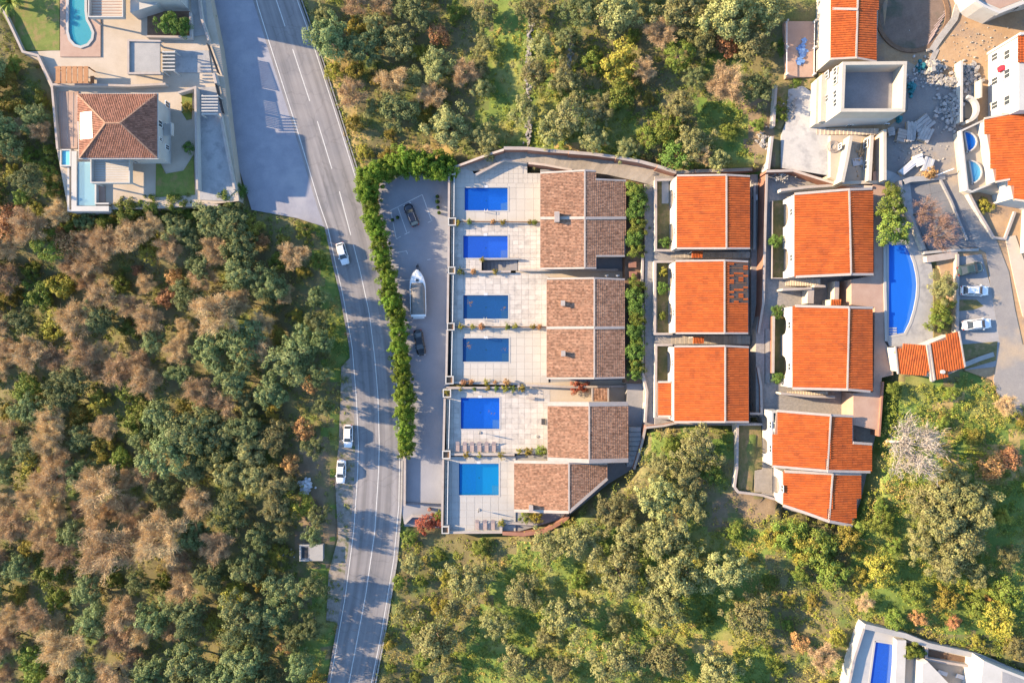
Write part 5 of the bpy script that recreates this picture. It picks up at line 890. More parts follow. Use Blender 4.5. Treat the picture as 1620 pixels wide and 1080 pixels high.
window(cb, 'W', P2(1549, 0, 18.5)[0], P2(0, 1072, 17)[1], 16.5, 1.3, 1.3)
for k, (a, b) in enumerate(((1493, 1064), (1522, 1070))): x, y = P2(a, b, zs); t = thing('sun_lounger', ('left' if k == 0 else 'right') + ' white sun lounger on the corner villa terrace', 'lounger', (x, y, zs - .2)); MB().bar((x - .9, y + .3, zs + .15), (x + .5, y - .2, zs + .15), .7, .12).build('bed', 'plastic_white', t); MB().bar((x - .9, y + .3, zs + .2), (x - 1.4, y + .5, zs + .6), .7, .1).build('backrest', 'plastic_white', t); [MB().bar((x + u, y + w, zs - .199), (x + u, y + w, zs + .089), .08, .08).build('leg', 'plastic_white', t) for u, w in ((-.8, .1), (-.7, .5), (.3, -.3), (.4, .05))]

# ------------------------------------------------------------------ vehicles
def car(px, py, ang, label, paint, L=4.4, estate=True, ground=None):
    x, y, z = G(px, py) if ground is None else P(px, py, ground); t = thing('car', label, 'car', (x, y, z)); t.rotation_euler.z = R_(ang); ORG[t.name] = (0, 0, 0); k = L / 4.4
    st_ = [(-2.2, .62, .62), (-2.12, .78, .86), (-1.7, .88, .95), (-.9, .9, .93), (.4, .9, .93), (1.1, .89, .92), (1.7, .85, .82), (2.08, .72, .72), (2.2, .55, .55)]; rings = []
    for X, w, h in st_: rings.append([(X * k, -w * .9, .26), (X * k, -w, .42), (X * k, -w, h * .72), (X * k, -w * .93, h * .95), (X * k, -w * .6, h + .02), (X * k, 0, h + .05), (X * k, w * .6, h + .02), (X * k, w * .93, h * .95), (X * k, w, h * .72), (X * k, w, .42), (X * k, w * .9, .26), (X * k, 0, .22)])
    bd = MB().loft(rings).build('body', paint, t, True)
    rb = -2.0 if estate else -1.75; rt = -1.5 if estate else -.95; B = [(rb * k, .80), (1.12 * k, .78)]; Tt = [(rt * k, .60), (.28 * k, .62)]; zb_, zt_ = .9, 1.46
    cb_ = MB(); cb_.loft([[(B[0][0], -.8, zb_), (B[1][0], -.78, zb_), (B[1][0], .78, zb_), (B[0][0], .8, zb_)], [(Tt[0][0], -.6, zt_), (Tt[1][0], -.62, zt_), (Tt[1][0], .62, zt_), (Tt[0][0], .6, zt_)], [(Tt[0][0] + .15, -.5, zt_ + .05), (Tt[1][0] - .15, -.5, zt_ + .05), (Tt[1][0] - .15, .5, zt_ + .05), (Tt[0][0] + .15, .5, zt_ + .05)]]); cb_.build('cabin', paint, t)
    def pane(name, p, off): n_ = (Vector(p[1]) - Vector(p[0])).cross(Vector(p[2]) - Vector(p[0])).normalized(); n_ = n_ if n_.z > 0 else -n_; c = sum((Vector(q) for q in p), Vector()) / 4; MB().quad(*[c + (Vector(q) - c) * .9 + n_ * off for q in p]).build(name, 'glass', t)
    pane('windscreen', [(B[1][0], -.78, zb_), (B[1][0], .78, zb_), (Tt[1][0], .62, zt_), (Tt[1][0], -.62, zt_)], .015); pane('rear_window', [(B[0][0], -.8, zb_), (B[0][0], .8, zb_), (Tt[0][0], .6, zt_), (Tt[0][0], -.6, zt_)], .015)
    for s in (-1, 1):
        m_ = -.35 * k
        for u0, u1, v0, v1 in ((B[0][0], m_, Tt[0][0], m_), (m_, B[1][0], m_, Tt[1][0])): 
            f_ = lambda X: .8 + (.78 - .8) * (X - B[0][0]) / (B[1][0] - B[0][0]); pane('side_window', [(u0, s * .795, zb_), (u1, s * .785, zb_), (v1, s * .615, zt_), (v0, s * .605, zt_)], .015)
        MB().bar((.78 * k, s * .86, .98), (.78 * k, s * 1.05, 1.0), .2, .16).build('mirror', paint, t)
        MB().box(2.05 * k, s * .62 - .16, .56, 2.17 * k, s * .62 + .12, .68).build('headlight', 'lamp_white', t); MB().box(-2.19 * k, s * .64 - .14, .66, -2.1 * k, s * .64 + .12, .84).build('tail_light', 'lamp_red', t)
        for X in (-1.35 * k, 1.38 * k): wh = MB().tube((X, s * .70, .32), (X, s * .91, .32), .32, .32, 16).build('wheel', 'rubber', t); MB().tube((X, s * .905, .32), (X, s * .925, .32), .19, .17, 10).build('rim', 'metal', wh)
        if estate: MB().tube((rt * k + .1, s * .52, zt_ + .09), (.15 * k, s * .54, zt_ + .09), .02, .02, 5).build('roof_rail', 'metal', t)
    return t
car(543.5, 402, -74, 'white hatchback driving down the road beside the hedge', 'white_paint', 4.4)
car(552, 689, -91, 'white hatchback parked on the road shoulder, upper of the two', 'white_paint', 4.5)
car(541, 744.5, -93, 'pale silver saloon parked on the road shoulder, lower of the two', 'white_paint', 4.7, False)
car(651.5, 341, 112, 'dark navy car parked in the marked bay of the parking lot', 'navy_paint', 4.6, True)
car(664.5, 542, -80, 'glossy black car parked below the boat', 'black_paint', 5.1, False)
car(1531, 426, 12, 'dark green-black car in the right car park, topmost of three', 'green_paint', 4.5, False)
car(1538, 460, -1, 'white car in the right car park, middle of three', 'white_paint', 4.8, True); car(1541.5, 513, 5, 'white car in the right car park, lowest of three', 'white_paint', 5.0, False)
# boat on its trailer
bo = thing('motor_boat', 'white motor boat under a grey canvas cover on a trailer', 'boat', P(663, 465, 0)); ORG[bo.name] = (0, 0, 0); bo.rotation_euler.z = R_(91.5)
L_ = 9.1; hull = []; deck = []
for u in np.linspace(0, 1, 15):
    X = -L_ / 2 + L_ * u; w = 1.58 * (1 - max(0, (u - .5) / .5) ** 3.4 * .86) * (.93 + .07 * min(1, u * 5)); sh_ = 1.75 + .35 * u ** 2; ke = .65 + .9 * max(0, (u - .7) / .3) ** 2
    hull.append([(X, -w, sh_), (X, -w * .92, (sh_ + ke) / 2), (X, 0, ke), (X, w * .92, (sh_ + ke) / 2), (X, w, sh_), (X, w * .9, sh_ + .06), (X, 0, sh_ + .1), (X, -w * .9, sh_ + .06)])
hb = MB().loft(hull).build('hull', 'gelcoat', bo, True)
cov = []
for u in np.linspace(.05, .72, 12):
    X = -L_ / 2 + L_ * u; w = 1.42 * (1 - max(0, (u - .55) / .45) ** 2.2 * .9); hh = 1.85 + .75 * math.sin(min(1, (u - .03) / .5) * math.pi / 2) - max(0, u - .6) * 3.0; cov.append([(X, -w, 1.8 + .2 * u), (X, -w * .7, max(1.95, hh * .93)), (X, 0, hh), (X, w * .7, max(1.95, hh * .93)), (X, w, 1.8 + .2 * u), (X, 0, 1.7)])
MB().loft(cov).build('canvas_cover', 'canvas', bo, True); MB().box(L_ * .25, -.28, 2.05, L_ * .25 + .5, .28, 2.16).build('deck_hatch', 'glass', bo); MB().box(-L_ / 2 - .35, -1.1, 1.2, -L_ / 2 + .02, 1.1, 1.32).build('swim_platform', 'gelcoat', bo)
rl2 = MB(); pts = [(-L_ / 2 + L_ * u, s * 1.5 * (1 - max(0, (u - .5) / .5) ** 3.4 * .86), 2.5 + .3 * u) for s in (-1, 1) for u in np.linspace(.72, .99, 6)]
for a, b in list(zip(pts[:5], pts[1:6])) + list(zip(pts[6:11], pts[7:12])): rl2.tube(a, b, .025, .025, 5)
rl2.build('bow_rail', 'metal', bo); MB().bar((-L_ / 2 - .3, -.9, 1.45), (-L_ / 2 - .3, .9, 1.45), .12, .1).build('stern_bar', 'gelcoat', bo)
tr = thing('boat_trailer', 'grey trailer under the white boat with tongue pointing up', 'trailer', P(663, 465, 0)); ORG[tr.name] = (0, 0, 0); tr.rotation_euler.z = R_(91.5)
MB().bar((-4, -.9, .5), (3.2, -.5, .5), .12, .12).bar((-4, .9, .5), (3.2, .5, .5), .12, .12).bar((-4, -.9, .5), (-4, .9, .5), .12, .12).build('frame', 'metal', tr); MB().bar((3.2, -.5, .5), (5.9, 0, .5), .12, .12).bar((3.2, .5, .5), (5.9, 0, .5), .12, .12).build('tongue', 'dark_metal', tr); MB().tube((5.4, .15, .25), (5.4, .35, .25), .25, .25, 10).build('jockey_wheel', 'rubber', tr)
for X in (-1.6, -.8):
    for s in (-1, 1): MB().tube((X, s * 1.2, .33), (X, s * 1.4, .33), .33, .33, 14).build('wheel', 'rubber', tr)
for X in (-3, 2): MB().bar((X, -1.0, .62), (X, 1.0, .62), .25, .2).build('bunk', 'dark_metal', tr)
# ------------------------------------------------------------------ small things
for k, (a, b, r) in enumerate(((692, 311, .38), (692, 319, .45), (693, 328, .35), (694.5, 336.5, .36), (621, 348, .34), (629, 344, .36))):
    x, y, z = P(a, b, .7); t = thing('plant_pot', (NTH[k] + ' from top of the four dark round pots in the parking lot') if k < 4 else ('left' if k == 4 else 'right') + ' dark round pot beside the marked parking bay', 'pot', (x, y, 0), 'dark pots in the parking lot')
    MB().loft([[(x + r * s * math.cos(q), y + r * s * math.sin(q), zz_) for q in np.linspace(0, 2 * math.pi, 17)[:-1]] for s, zz_ in ((.6, 0), (.9, .5), (1.0, .62), (1.0, .7), (.85, .7), (.8, .6))]).build('pot', 'pot', t); b_ = MB()
    for j in range(14): q = j * 2.4; b_.quad((x, y, .62), (x + r * .7 * math.cos(q), y + r * .7 * math.sin(q), .95), (x + r * 1.1 * math.cos(q + .2), y + r * 1.1 * math.sin(q + .2), .85), (x + r * .5 * math.cos(q + .5), y + r * .5 * math.sin(q + .5), .7))
    b_.build('leaves', 'leaf_deep', t)
def lounger(px, py, label, m='wood_grey', z=ZT, ang=90, L=2.0, grp='loungers on the pool terraces'):
    x, y = P2(px, py, z + .3); t = thing('sun_lounger', label, 'lounger', (x, y, z), grp); t.rotation_euler.z = R_(ang); ORG[t.name] = (0, 0, 0)
    for j in range(8): MB().box(-L / 2 + j * .16, -.34, .3, -L / 2 + j * .16 + .13, .34, .34).build('slat', m, t)
    bk = MB(); bk.bar((.3, 0, .34), (L / 2, 0, .75), .68, .05); bk.build('backrest', m, t); MB().box(-L / 2, -.4, .22, L / 2 - .3, -.345, .32).box(-L / 2, .345, .22, L / 2 - .3, .4, .32).build('frame', m, t)
    for X in (-.9, .6):
        for Y in (-.35, .32): MB().box(X, Y, .0, X + .06, Y + .05, .219).build('leg', m, t)
for k in range(6): lounger(724 + k * 11.5, 706, NTH[k] + ' from the left of the wooden loungers on the fifth terrace')
for k in range(3): lounger(755 + k * 12.5, 829, NTH[k] + ' from the left of the wooden loungers on the lowest terrace')
def parasol_base(px, py, label, z=ZT):
    x, y = P2(px, py, z); t = thing('parasol', label, 'parasol', (x, y, z)); MB().tube((x, y, z), (x, y, z + .12), .32, .28, 14).build('base', 'concrete', t); MB().tube((x, y, z + .12), (x, y, z + 2.3), .035, .03, 8).build('pole', 'metal', t)
    MB().loft([[(x + r * math.cos(q), y + r * math.sin(q), z + h_) for q in np.linspace(0, 2 * math.pi, 9)[:-1]] for r, h_ in ((.06, .9), (.13, 1.2), (.1, 1.9), (.03, 2.35))]).build('folded_canopy', 'canvas', t)
parasol_base(759, 684, 'folded grey parasol below the pool on the fifth terrace'); parasol_base(757.5, 806, 'folded grey parasol below the two-tone pool'); parasol_base(850, 690, 'folded parasol on the cream part of the fifth terrace')
for a, b, l in ((859.5, 667, 'dark square planter box by the third brown house'),): x, y = P2(a, b, ZT + .5); t = thing('planter_box', l, 'planter', (x, y, ZT)); MB().box(x - .35, y - .55, ZT, x + .35, y + .55, ZT + .5).build('box', 'dark_metal', t)
# outdoor shower poles at pools
for a, b, l in ((769, 334, 'first'), (768, 504, 'third'), (770, 534, 'fourth')): x, y = P2(a, b, ZT); t = thing('pool_ladder', f'chrome pool ladder on the {l} terrace pool', 'ladder', (x, y, ZT)); [MB().tube((x + s, y - .3, ZT), (x + s, y - .25, ZT + .8), .03, .03, 6).tube((x + s, y - .25, ZT + .8), (x + s, y + .25, ZT + .8), .03, .03, 6).tube((x + s, y + .25, ZT + .8), (x + s, y + .3, ZT - .1), .03, .03, 6).build('handrail', 'metal', t) for s in (-.25, .25)]
# garden furniture in the passage corner
for k, (a, b) in enumerate(((1000, 419), (1001, 434))): x, y = P2(a, b, 6); t = thing('storage_box', ('upper' if k == 0 else 'lower') + ' dark box by the planted strip behind the brown houses', 'box', (x, y, 5.6)); MB().box(x - .7, y - .5, 5.6, x + .7, y + .5, 6.3).build('box', 'dark_metal', t); MB().box(x - .74, y - .54, 6.302, x + .74, y + .54, 6.36).build('lid', 'terracotta_wall', t)
# roadside hut, rubbish, gate
hx, hy, hz = P(492, 874, 1.4); hu = thing('concrete_hut', 'small concrete hut with open hatch among the trees by the road', 'hut', (hx, hy, 0)); x0, y0 = P2(475, 886, 1.4); x1, y1 = P2(510, 862, 1.4); MB().box(x0, y0, 0, x1, y1, 1.25).build('wall', 'concrete_grey', hu); MB().box(x0 + 1.9, y0 - .1, 1.252, x1 + .1, y1 + .1, 1.42).build('roof_slab', 'concrete', hu); MB().strip([(x0 + 1.8, y1), (x0, y1), (x0, y0), (x0 + 1.8, y0)], .3, 1.252, 1.5).build('hatch_frame', 'concrete', hu); MB().box(x0 + .3, y0 + .4, 1.251, x0 + 1.5, y1 - .4, 1.27).build('hatch_shade', 'pot', hu)  # thin black sheet paints the shade inside the hatch; the hut top is solid
blocks('white heap of dumped rubbish at the wood edge by the road', 'rubbish_heap', 485, 768, 9, 10, 90, 'plastic_white', 'rubbish', .3, .9, .1, .8)
blocks('scattered pale litter left of the concrete hut', 'rubbish_heap', 448, 873, 24, 8, 40, 'plastic_white', 'rubbish', .12, .35, .05, .1)
blocks('pale stones strewn beside the ramp boundary wall', 'stone_scatter', 1208, 222, 12, 16, 70, 'stone', 'stones', .2, .6, 0, .2)
gt = thing('sliding_gate', 'thin metal gate across the parking lot exit by the road', 'gate', P(640, 798, 0)); A, B = P2(641, 796, 1.3), P2(697, 799, 1.3); MB().strip([A, B], .06, 1.2, 1.28).build('top_rail', 'dark_metal', gt); MB().strip([A, B], .06, .12, .2).build('bottom_rail', 'dark_metal', gt)
for j in range(30): u = (j + .5) / 30; x, y = A[0] + (B[0] - A[0]) * u, A[1] + (B[1] - A[1]) * u; MB().bar((x, y, .201), (x, y, 1.199), .03, .03).build('bar', 'dark_metal', gt)
wall('white low road wall at the lot entrance', [(637.5, 722), (640.5, 724), (640, 800)], -.2, [.7, .9, .9], .3); wall('low pale wall at the bottom of the parking lot', [(640, 828), (652, 816), (700, 818)], -.2, .8, .3)
bl = thing('litter_bin', 'round dark bin beside the gate of the lot', 'bin', P(679, 806, 0)); x, y = P2(679, 806, 1); MB().tube((x, y, 0), (x, y, .9), .3, .35, 14).build('body', 'pot', bl); MB().tube((x, y, .902), (x, y, 1.0), .37, .3, 14).build('lid', 'terracotta_wall', bl)
for k, (pts, l) in enumerate((([(841, 20), (838, 70), (836, 110), (834, 150), (838, 190), (836, 228)], 'dry stone terrace wall running down between the olive trees'), ([(905, 55), (902, 85), (897, 115)], 'short dry stone wall in the sunny brown patch'))):
    t = thing('dry_stone_wall', l, 'wall', G(*pts[0])); b = MB()
    for a, c in line_pts(pts, 0, 1, 90 if k == 0 else 34):
        for _ in range(3): x, y, z = G(a + random.gauss(0, 2.2), c + random.gauss(0, 2)); s = random.uniform(.25, .6); an = random.random() * 3; b.prism([(x + s * .5 * math.cos(an + w), y + s * .5 * math.sin(an + w)) for w in (0, 1.3, 2.9, 4.4)], z - .3, z + random.uniform(.2, .6))
    tag(b.build('stones', 'stone', t), kind='stuff')
# ------------------------------------------------------------------ terrain sheet (soil stays under every paved surface)
mat('ground_wood', (0.11, 0.09, 0.045), (0.15, 0.135, 0.055), 0.35, 0.95, 0.5, 3, 0.25, 4, c3=(0.085, 0.12, 0.03), s3=0.15)
mat('ground_grass', (0.072, 0.125, 0.024), (0.13, 0.165, 0.036), 0.3, 0.95, 0.5, 3, 0.25, 5, c3=(0.2, 0.19, 0.06), s3=0.12)
mat('ground_dry', (0.24, 0.18, 0.065), (0.34, 0.24, 0.10), 0.35, 0.95, 0.5, 3, 0.22, 5, c3=(0.12, 0.13, 0.03), s3=0.15)
mat('ground_dirt', (0.14, 0.10, 0.06), (0.19, 0.14, 0.09), 0.4, 0.95, 0.5, 3, 0.22, 5, c3=(0.10, 0.11, 0.035), s3=0.15)
for poly in (VILLA,): carve([P2(a, b) for a, b in poly], -0.4, -0.8)
ax = np.r_[-600, -400, -250, -170, np.arange(-135, 135.1, 0.9), 170, 250, 400, 600]; ay = np.r_[-600, -400, -250, -150, np.arange(-98, 98.1, 0.9), 150, 250, 400, 600]
GX, GY = np.meshgrid(ax, ay, indexing='ij'); gx, gy = GX.ravel(), GY.ravel()
nz = 0.22 * np.sin(gx * .31 + 1.3 * np.sin(gy * .17)) * np.sin(gy * .27 + 1.1 * np.sin(gx * .21)) + 0.10 * np.sin(gx * 1.3 + gy * .7) * np.sin(gy * 1.1 - gx * .4)
gz = Tn(gx) + TLn(gx, gy) + nz
for poly, z, m_ in CARVE:
    a = np.array(poly); near = (gx > a[:, 0].min() - m_) & (gx < a[:, 0].max() + m_) & (gy > a[:, 1].min() - m_) & (gy < a[:, 1].max() + m_); ix = np.where(near)[0]
    if not len(ix): continue
    hit = inpoly(poly, gx[ix], gy[ix]) | (edgedist(poly, gx[ix], gy[ix]) < m_); ix = ix[hit]; gz[ix] = np.minimum(gz[ix], z(gx[ix]) if callable(z) else z)
nx_, ny_ = len(ax), len(ay); idx = np.arange(nx_ * ny_).reshape(nx_, ny_); F = np.stack([idx[:-1, :-1], idx[1:, :-1], idx[1:, 1:], idx[:-1, 1:]], -1).reshape(-1, 4)
me = npmesh('terrain', np.stack([gx, gy, gz], -1), F, 'ground_wood', True)
for m_ in ('ground_grass', 'ground_dry', 'ground_dirt'): me.materials.append(M[m_])
fc = np.stack([gx, gy, gz], -1)[F].mean(1); kk = S * H / (H - fc[:, 2]); fx = fc[:, 0] * kk + 810 + 9 * np.sin(fc[:, 1] * .9) + 7 * np.sin(fc[:, 0] * 1.7 + fc[:, 1]); fy = 540 - fc[:, 1] * kk + 9 * np.sin(fc[:, 0] * .8) + 6 * np.sin(fc[:, 1] * 1.9)
GRASS = [[(765, -20), (845, -20), (845, 235), (765, 235)], [(845, 40), (905, 60), (905, 250), (845, 240)], [(900, 130), (1000, 160), (1010, 262), (900, 245)], [(1090, 150), (1225, 150), (1210, 280), (1090, 270)], [(500, 330), (560, 400), (560, 640), (500, 560)], [(520, 640), (560, 650), (520, 1080), (470, 1080)],
         [(1380, 590), (1640, 600), (1640, 1010), (1360, 990), (1340, 840)], [(960, 830), (1220, 830), (1220, 1100), (700, 1100), (800, 880)], [(1035, 680), (1160, 680), (1160, 730), (1035, 730)]]
DRY = [[(640, 220), (710, 215), (720, 265), (640, 262)], [(505, 80), (540, 60), (580, 280), (560, 280)], [(880, 40), (912, 45), (905, 125), (880, 120)], [(1490, 620), (1515, 620), (1515, 760), (1490, 760)], [(890, 228), (950, 225), (960, 248), (890, 244)], [(1090, 1000), (1150, 1010), (1150, 1040), (1080, 1030)], [(1540, 690), (1620, 690), (1620, 760), (1540, 760)]]
DIRT = [[(1120, 775), (1225, 785), (1225, 822), (1120, 825)], [(470, 700), (540, 700), (535, 900), (470, 900)], [(1180, 150), (1228, 150), (1225, 260), (1190, 265)]]
mi = np.zeros(len(F), np.int32)
for k, zs_ in ((1, GRASS), (2, DRY), (3, DIRT)):
    for poly in zs_: mi[inpoly(poly, fx, fy)] = k
me.polygons.foreach_set('material_index', mi); tag(link('terrain', me), kind='structure')

# ------------------------------------------------------------------ trees: a few prototypes per kind, every tree its own object
def rdir(n, rng, zmin=-1.0):
    z = rng.uniform(zmin, 1, n); a = rng.uniform(0, 2 * np.pi, n); r = np.sqrt(1 - z * z); return np.stack([r * np.cos(a), r * np.sin(a), z], -1)
def leaves(C, N, size, rng, tri=False, asp=0.62):
    n = len(C); N = N / (np.linalg.norm(N, axis=1, keepdims=True) + 1e-9); r = rng.normal(size=(n, 3)); U = np.cross(N, r); U /= np.linalg.norm(U, axis=1, keepdims=True) + 1e-9; Vv = np.cross(N, U); s = size * rng.uniform(.6, 1.3, (n, 1))
    q = np.stack([C - U * s, C + Vv * s * asp, C + U * s, C - Vv * s * asp], 1); return q.reshape(-1, 3), np.arange(4 * n).reshape(-1, 4)
def crown(seed, R, zc, flat, ncl, per, rc, leaf, m, irregular=0.35, fill=0.55, up=0.25):
    rng = np.random.default_rng(seed); d = rdir(ncl, rng, -.45); lob = 1 + irregular * np.sin(3 * np.arctan2(d[:, 1], d[:, 0]) + seed) * .5 + rng.normal(0, irregular * .35, ncl)
    rad = R * lob * rng.uniform(fill, 1.0, ncl); c = d * rad[:, None]; c[:, 2] = c[:, 2] * flat + zc; cr = rc * rng.uniform(.65, 1.35, ncl)
    i = np.repeat(np.arange(ncl), per); dd = rdir(len(i), rng, -.6); pos = c[i] + dd * (cr[i] * rng.uniform(.55, 1.08, len(i)))[:, None]; N = dd * .8 + rng.normal(0, .45, dd.shape) + np.array([0, 0, up]) + (d[i] * .3)
    return leaves(pos, N, leaf, rng) + (c,)
def trunk_mesh(seed, h, r, C, nlimb, m='bark', name='trunk'):
    rng = np.random.default_rng(seed); b = MB(); p0 = Vector((0, 0, -.4)); p1 = Vector((rng.normal(0, .15), rng.normal(0, .15), h * .5)); b.tube(p0, p1, r, r * .75, 7)
    for k in rng.choice(len(C), min(nlimb, len(C)), replace=False): t = Vector(C[k]); mid = p1.lerp(t, .5) + Vector(rng.normal(0, .2, 3)); b.tube(p1, mid, r * .5, r * .3, 5, False); b.tube(mid, t, r * .3, r * .1, 5, False)
    return b.mesh(name, m)
PROTO = {}
def proto(kind, R, items): PROTO[kind] = (R, items)
def leafy(kind, m, R, zc, flat, ncl, per, rc, leaf, var=4, h=None, s0=0, **kw):
    it = []
    for v_ in range(var):
        V, F_, C = crown(100 * s0 + v_ + 1, R, zc, flat, ncl, per, rc, leaf, m, **kw); it.append((npmesh('crown', V, F_, m), trunk_mesh(v_ + 50 * s0, zc, .16 * R / 2.5, C, 9)))
    proto(kind, R, it)
leafy('oak', 'leaf_oak', 3.0, 3.3, .75, 85, 95, .58, .125, 5, s0=1, irregular=.5); leafy('olive', 'leaf_olive', 3.0, 2.9, .7, 82, 95, .54, .12, 6, s0=2, fill=.4, irregular=.55)
leafy('green', 'leaf_green', 2.0, 1.4, .7, 46, 85, .48, .11, 5, s0=3, irregular=.5); leafy('yellow', 'leaf_yellow', 2.0, 1.3, .65, 46, 80, .46, .11, 5, s0=4, irregular=.5); leafy('rust', 'leaf_rust', 1.8, 1.4, .75, 30, 80, .52, .12, 3, s0=5); leafy('deep', 'leaf_deep', 2.0, 1.6, .85, 36, 85, .6, .13, 3, s0=6); leafy('red', 'leaf_red', 1.5, .9, .6, 24, 80, .5, .11, 2, s0=7)
leafy('hedge', 'leaf_hedge', 1.75, 1.6, 1.0, 52, 100, .42, .10, 6, s0=8, irregular=.4, up=.4); leafy('round', 'leaf_green', 2.6, 2.6, 1.0, 60, 90, .55, .12, 1, s0=9, irregular=.08, fill=.8)
def bare(seed, R, zc, ntw, m, tw=0.028, tl=.55):
    rng = np.random.default_rng(seed); b = MB(); nl = 13; ends = []
    tr0, tr1 = Vector((0, 0, -.4)), Vector((rng.normal(0, .2), rng.normal(0, .2), 1.6)); b.tube(tr0, tr1, .17, .13, 7)
    for k in range(nl):
        a = 2 * math.pi * k * .382 * 1.0 + rng.normal(0, .25); q = R * (.12 + .75 * (k + .5) / nl) * rng.uniform(.85, 1.1); m1 = tr1 + Vector((math.cos(a) * q * .5, math.sin(a) * q * .5, zc * .35)); e1 = tr1 + Vector((math.cos(a) * q, math.sin(a) * q, zc * rng.uniform(.55, .9) * (1.15 - .5 * q / R))); b.tube(tr1, m1, .085, .06, 5, False); b.tube(m1, e1, .06, .03, 5, False)
        for j in range(6): s = rng.uniform(.3, 1); base = m1.lerp(e1, s); a2 = a + rng.normal(0, .9); e2 = base + Vector((math.cos(a2) * rng.uniform(.5, 1.1), math.sin(a2) * rng.uniform(.5, 1.1), rng.uniform(.2, 1.0))); b.tube(base, e2, .03, .014, 4, False); ends.append((base, e2))
    i = rng.integers(0, len(ends), ntw); A = np.array([e[0] for e in ends]); B = np.array([e[1] for e in ends]); p = A[i] + (B[i] - A[i]) * rng.uniform(.2, 1.15, (ntw, 1)) + rng.normal(0, .22, (ntw, 3)); d = (B - A)[i]; d /= np.linalg.norm(d, axis=1, keepdims=True); d = d * .6 + rng.normal(0, .55, (ntw, 3)) + np.array([0, 0, .35]); d /= np.linalg.norm(d, axis=1, keepdims=True)
    l = tl * rng.uniform(.5, 1.3, (ntw, 1)); e = np.cross(d, rng.normal(size=(ntw, 3))); e /= np.linalg.norm(e, axis=1, keepdims=True); V = np.stack([p - e * tw, p + e * tw, p + d * l + e * tw * .35, p + d * l - e * tw * .35], 1).reshape(-1, 3)
    return npmesh('crown', V, np.arange(4 * ntw).reshape(-1, 4), m), b.mesh('trunk', 'bark' if m != 'twig_pale' else m)
proto('bare', 3.0, [bare(300 + k, 3.0, 3.6, 9000, 'twig', .019, .46) for k in range(5)]); proto('vine', 3.0, [bare(340 + k, 3.0, 2.4, 2300, 'twig_brown', .022, .5) for k in range(2)]); proto('ghost', 3.0, [bare(330, 3.0, 3.4, 2600, 'twig_pale', .022, .55)])
# palm
def palm():
    b = MB(); b.tube((0, 0, -.2), (.05, 0, 1.6), .22, .18, 9); f = []
    for k in range(16):
        a = k * 2.4; ln = 1.8 + .3 * (k % 3); V = []; q = MB()
        pts = [(math.cos(a) * ln * u, math.sin(a) * ln * u, 1.6 + .9 * math.sin(u * 2.2) * (1.2 - .04 * k)) for u in np.linspace(0, 1, 7)]
        for i in range(6):
            A, B = Vector(pts[i]), Vector(pts[i + 1]); sd = Vector((-math.sin(a), math.cos(a), 0)); w = .38 * math.sin((i + .7) / 6.6 * math.pi)
            for s in (-1, 1): q.quad(A, B, B + sd * s * w + Vector((math.cos(a) * .25, math.sin(a) * .25, -.1)), A.lerp(B, .4) + sd * s * w * .9 + Vector((math.cos(a) * .2, math.sin(a) * .2, -.1)))
        f.append(q.mesh('frond', 'leaf_green'))
    return b.mesh('trunk', 'bark'), f
KW = {'vine': ('bare brown vine', 'shrub', 'bare_vine'), 'oak': ('dark grey-green tree', 'tree', 'evergreen_tree'), 'olive': ('pale grey-green tree', 'tree', 'olive_tree'), 'green': ('green leafy shrub', 'shrub', 'shrub'), 'yellow': ('yellow-green shrub', 'shrub', 'shrub'), 'rust': ('orange-brown shrub', 'shrub', 'shrub'), 'deep': ('deep green bush', 'shrub', 'bush'), 'red': ('red-leaved shrub', 'shrub', 'shrub'), 'bare': ('leafless brown tree', 'tree', 'bare_tree'), 'ghost': ('bare pale grey tree with spreading limbs', 'tree', 'bare_tree'), 'round': ('rounded bright green tree', 'tree', 'evergreen_tree'), 'hedge': ('bright green hedge conifer', 'hedge plant', 'hedge_conifer')}
GRP = {'oak': 'evergreen trees of the woods', 'olive': 'olive trees of the groves', 'green': 'green shrubs of the slopes', 'yellow': 'yellow-green shrubs of the slopes', 'rust': 'withered shrubs of the slopes', 'bare': 'leafless trees of the woods', 'hedge': 'conifers of the parking lot hedge', 'deep': 'deep green bushes'}
TREES = []
def plant(kind, px, py, rpx, label=None, z=None, lift=0.0, hs=1.0):
    R0, items = PROTO[kind]; x, y, zz_ = G(px, py) if z is None else P(px, py, z)
    s = rpx / S / R0 * 0.95; cm, tm = items[random.randrange(len(items))]; h = 0.0
    # the crown is seen raised above the ground: keep its centre on the picked spot
    zc = zz_ + 1.1 * R0 * s; k = (H - zc) / (H - zz_); x *= k; y *= k
    if z is None: zz_ = TT(x, y)
    o = thing(KW[kind][2], label or '', KW[kind][1], (x, y, zz_ + lift), GRP.get(kind)); o.scale = (s, s, s * hs * random.uniform(.9, 1.15)); o.rotation_euler.z = random.uniform(0, 6.28)
    for nm, m_ in (('crown', cm), ('trunk', tm)): c = bpy.data.objects.new(nm, m_); COL.objects.link(c); c.parent = o
    TREES.append((o, kind, px, py, rpx, label)); return o
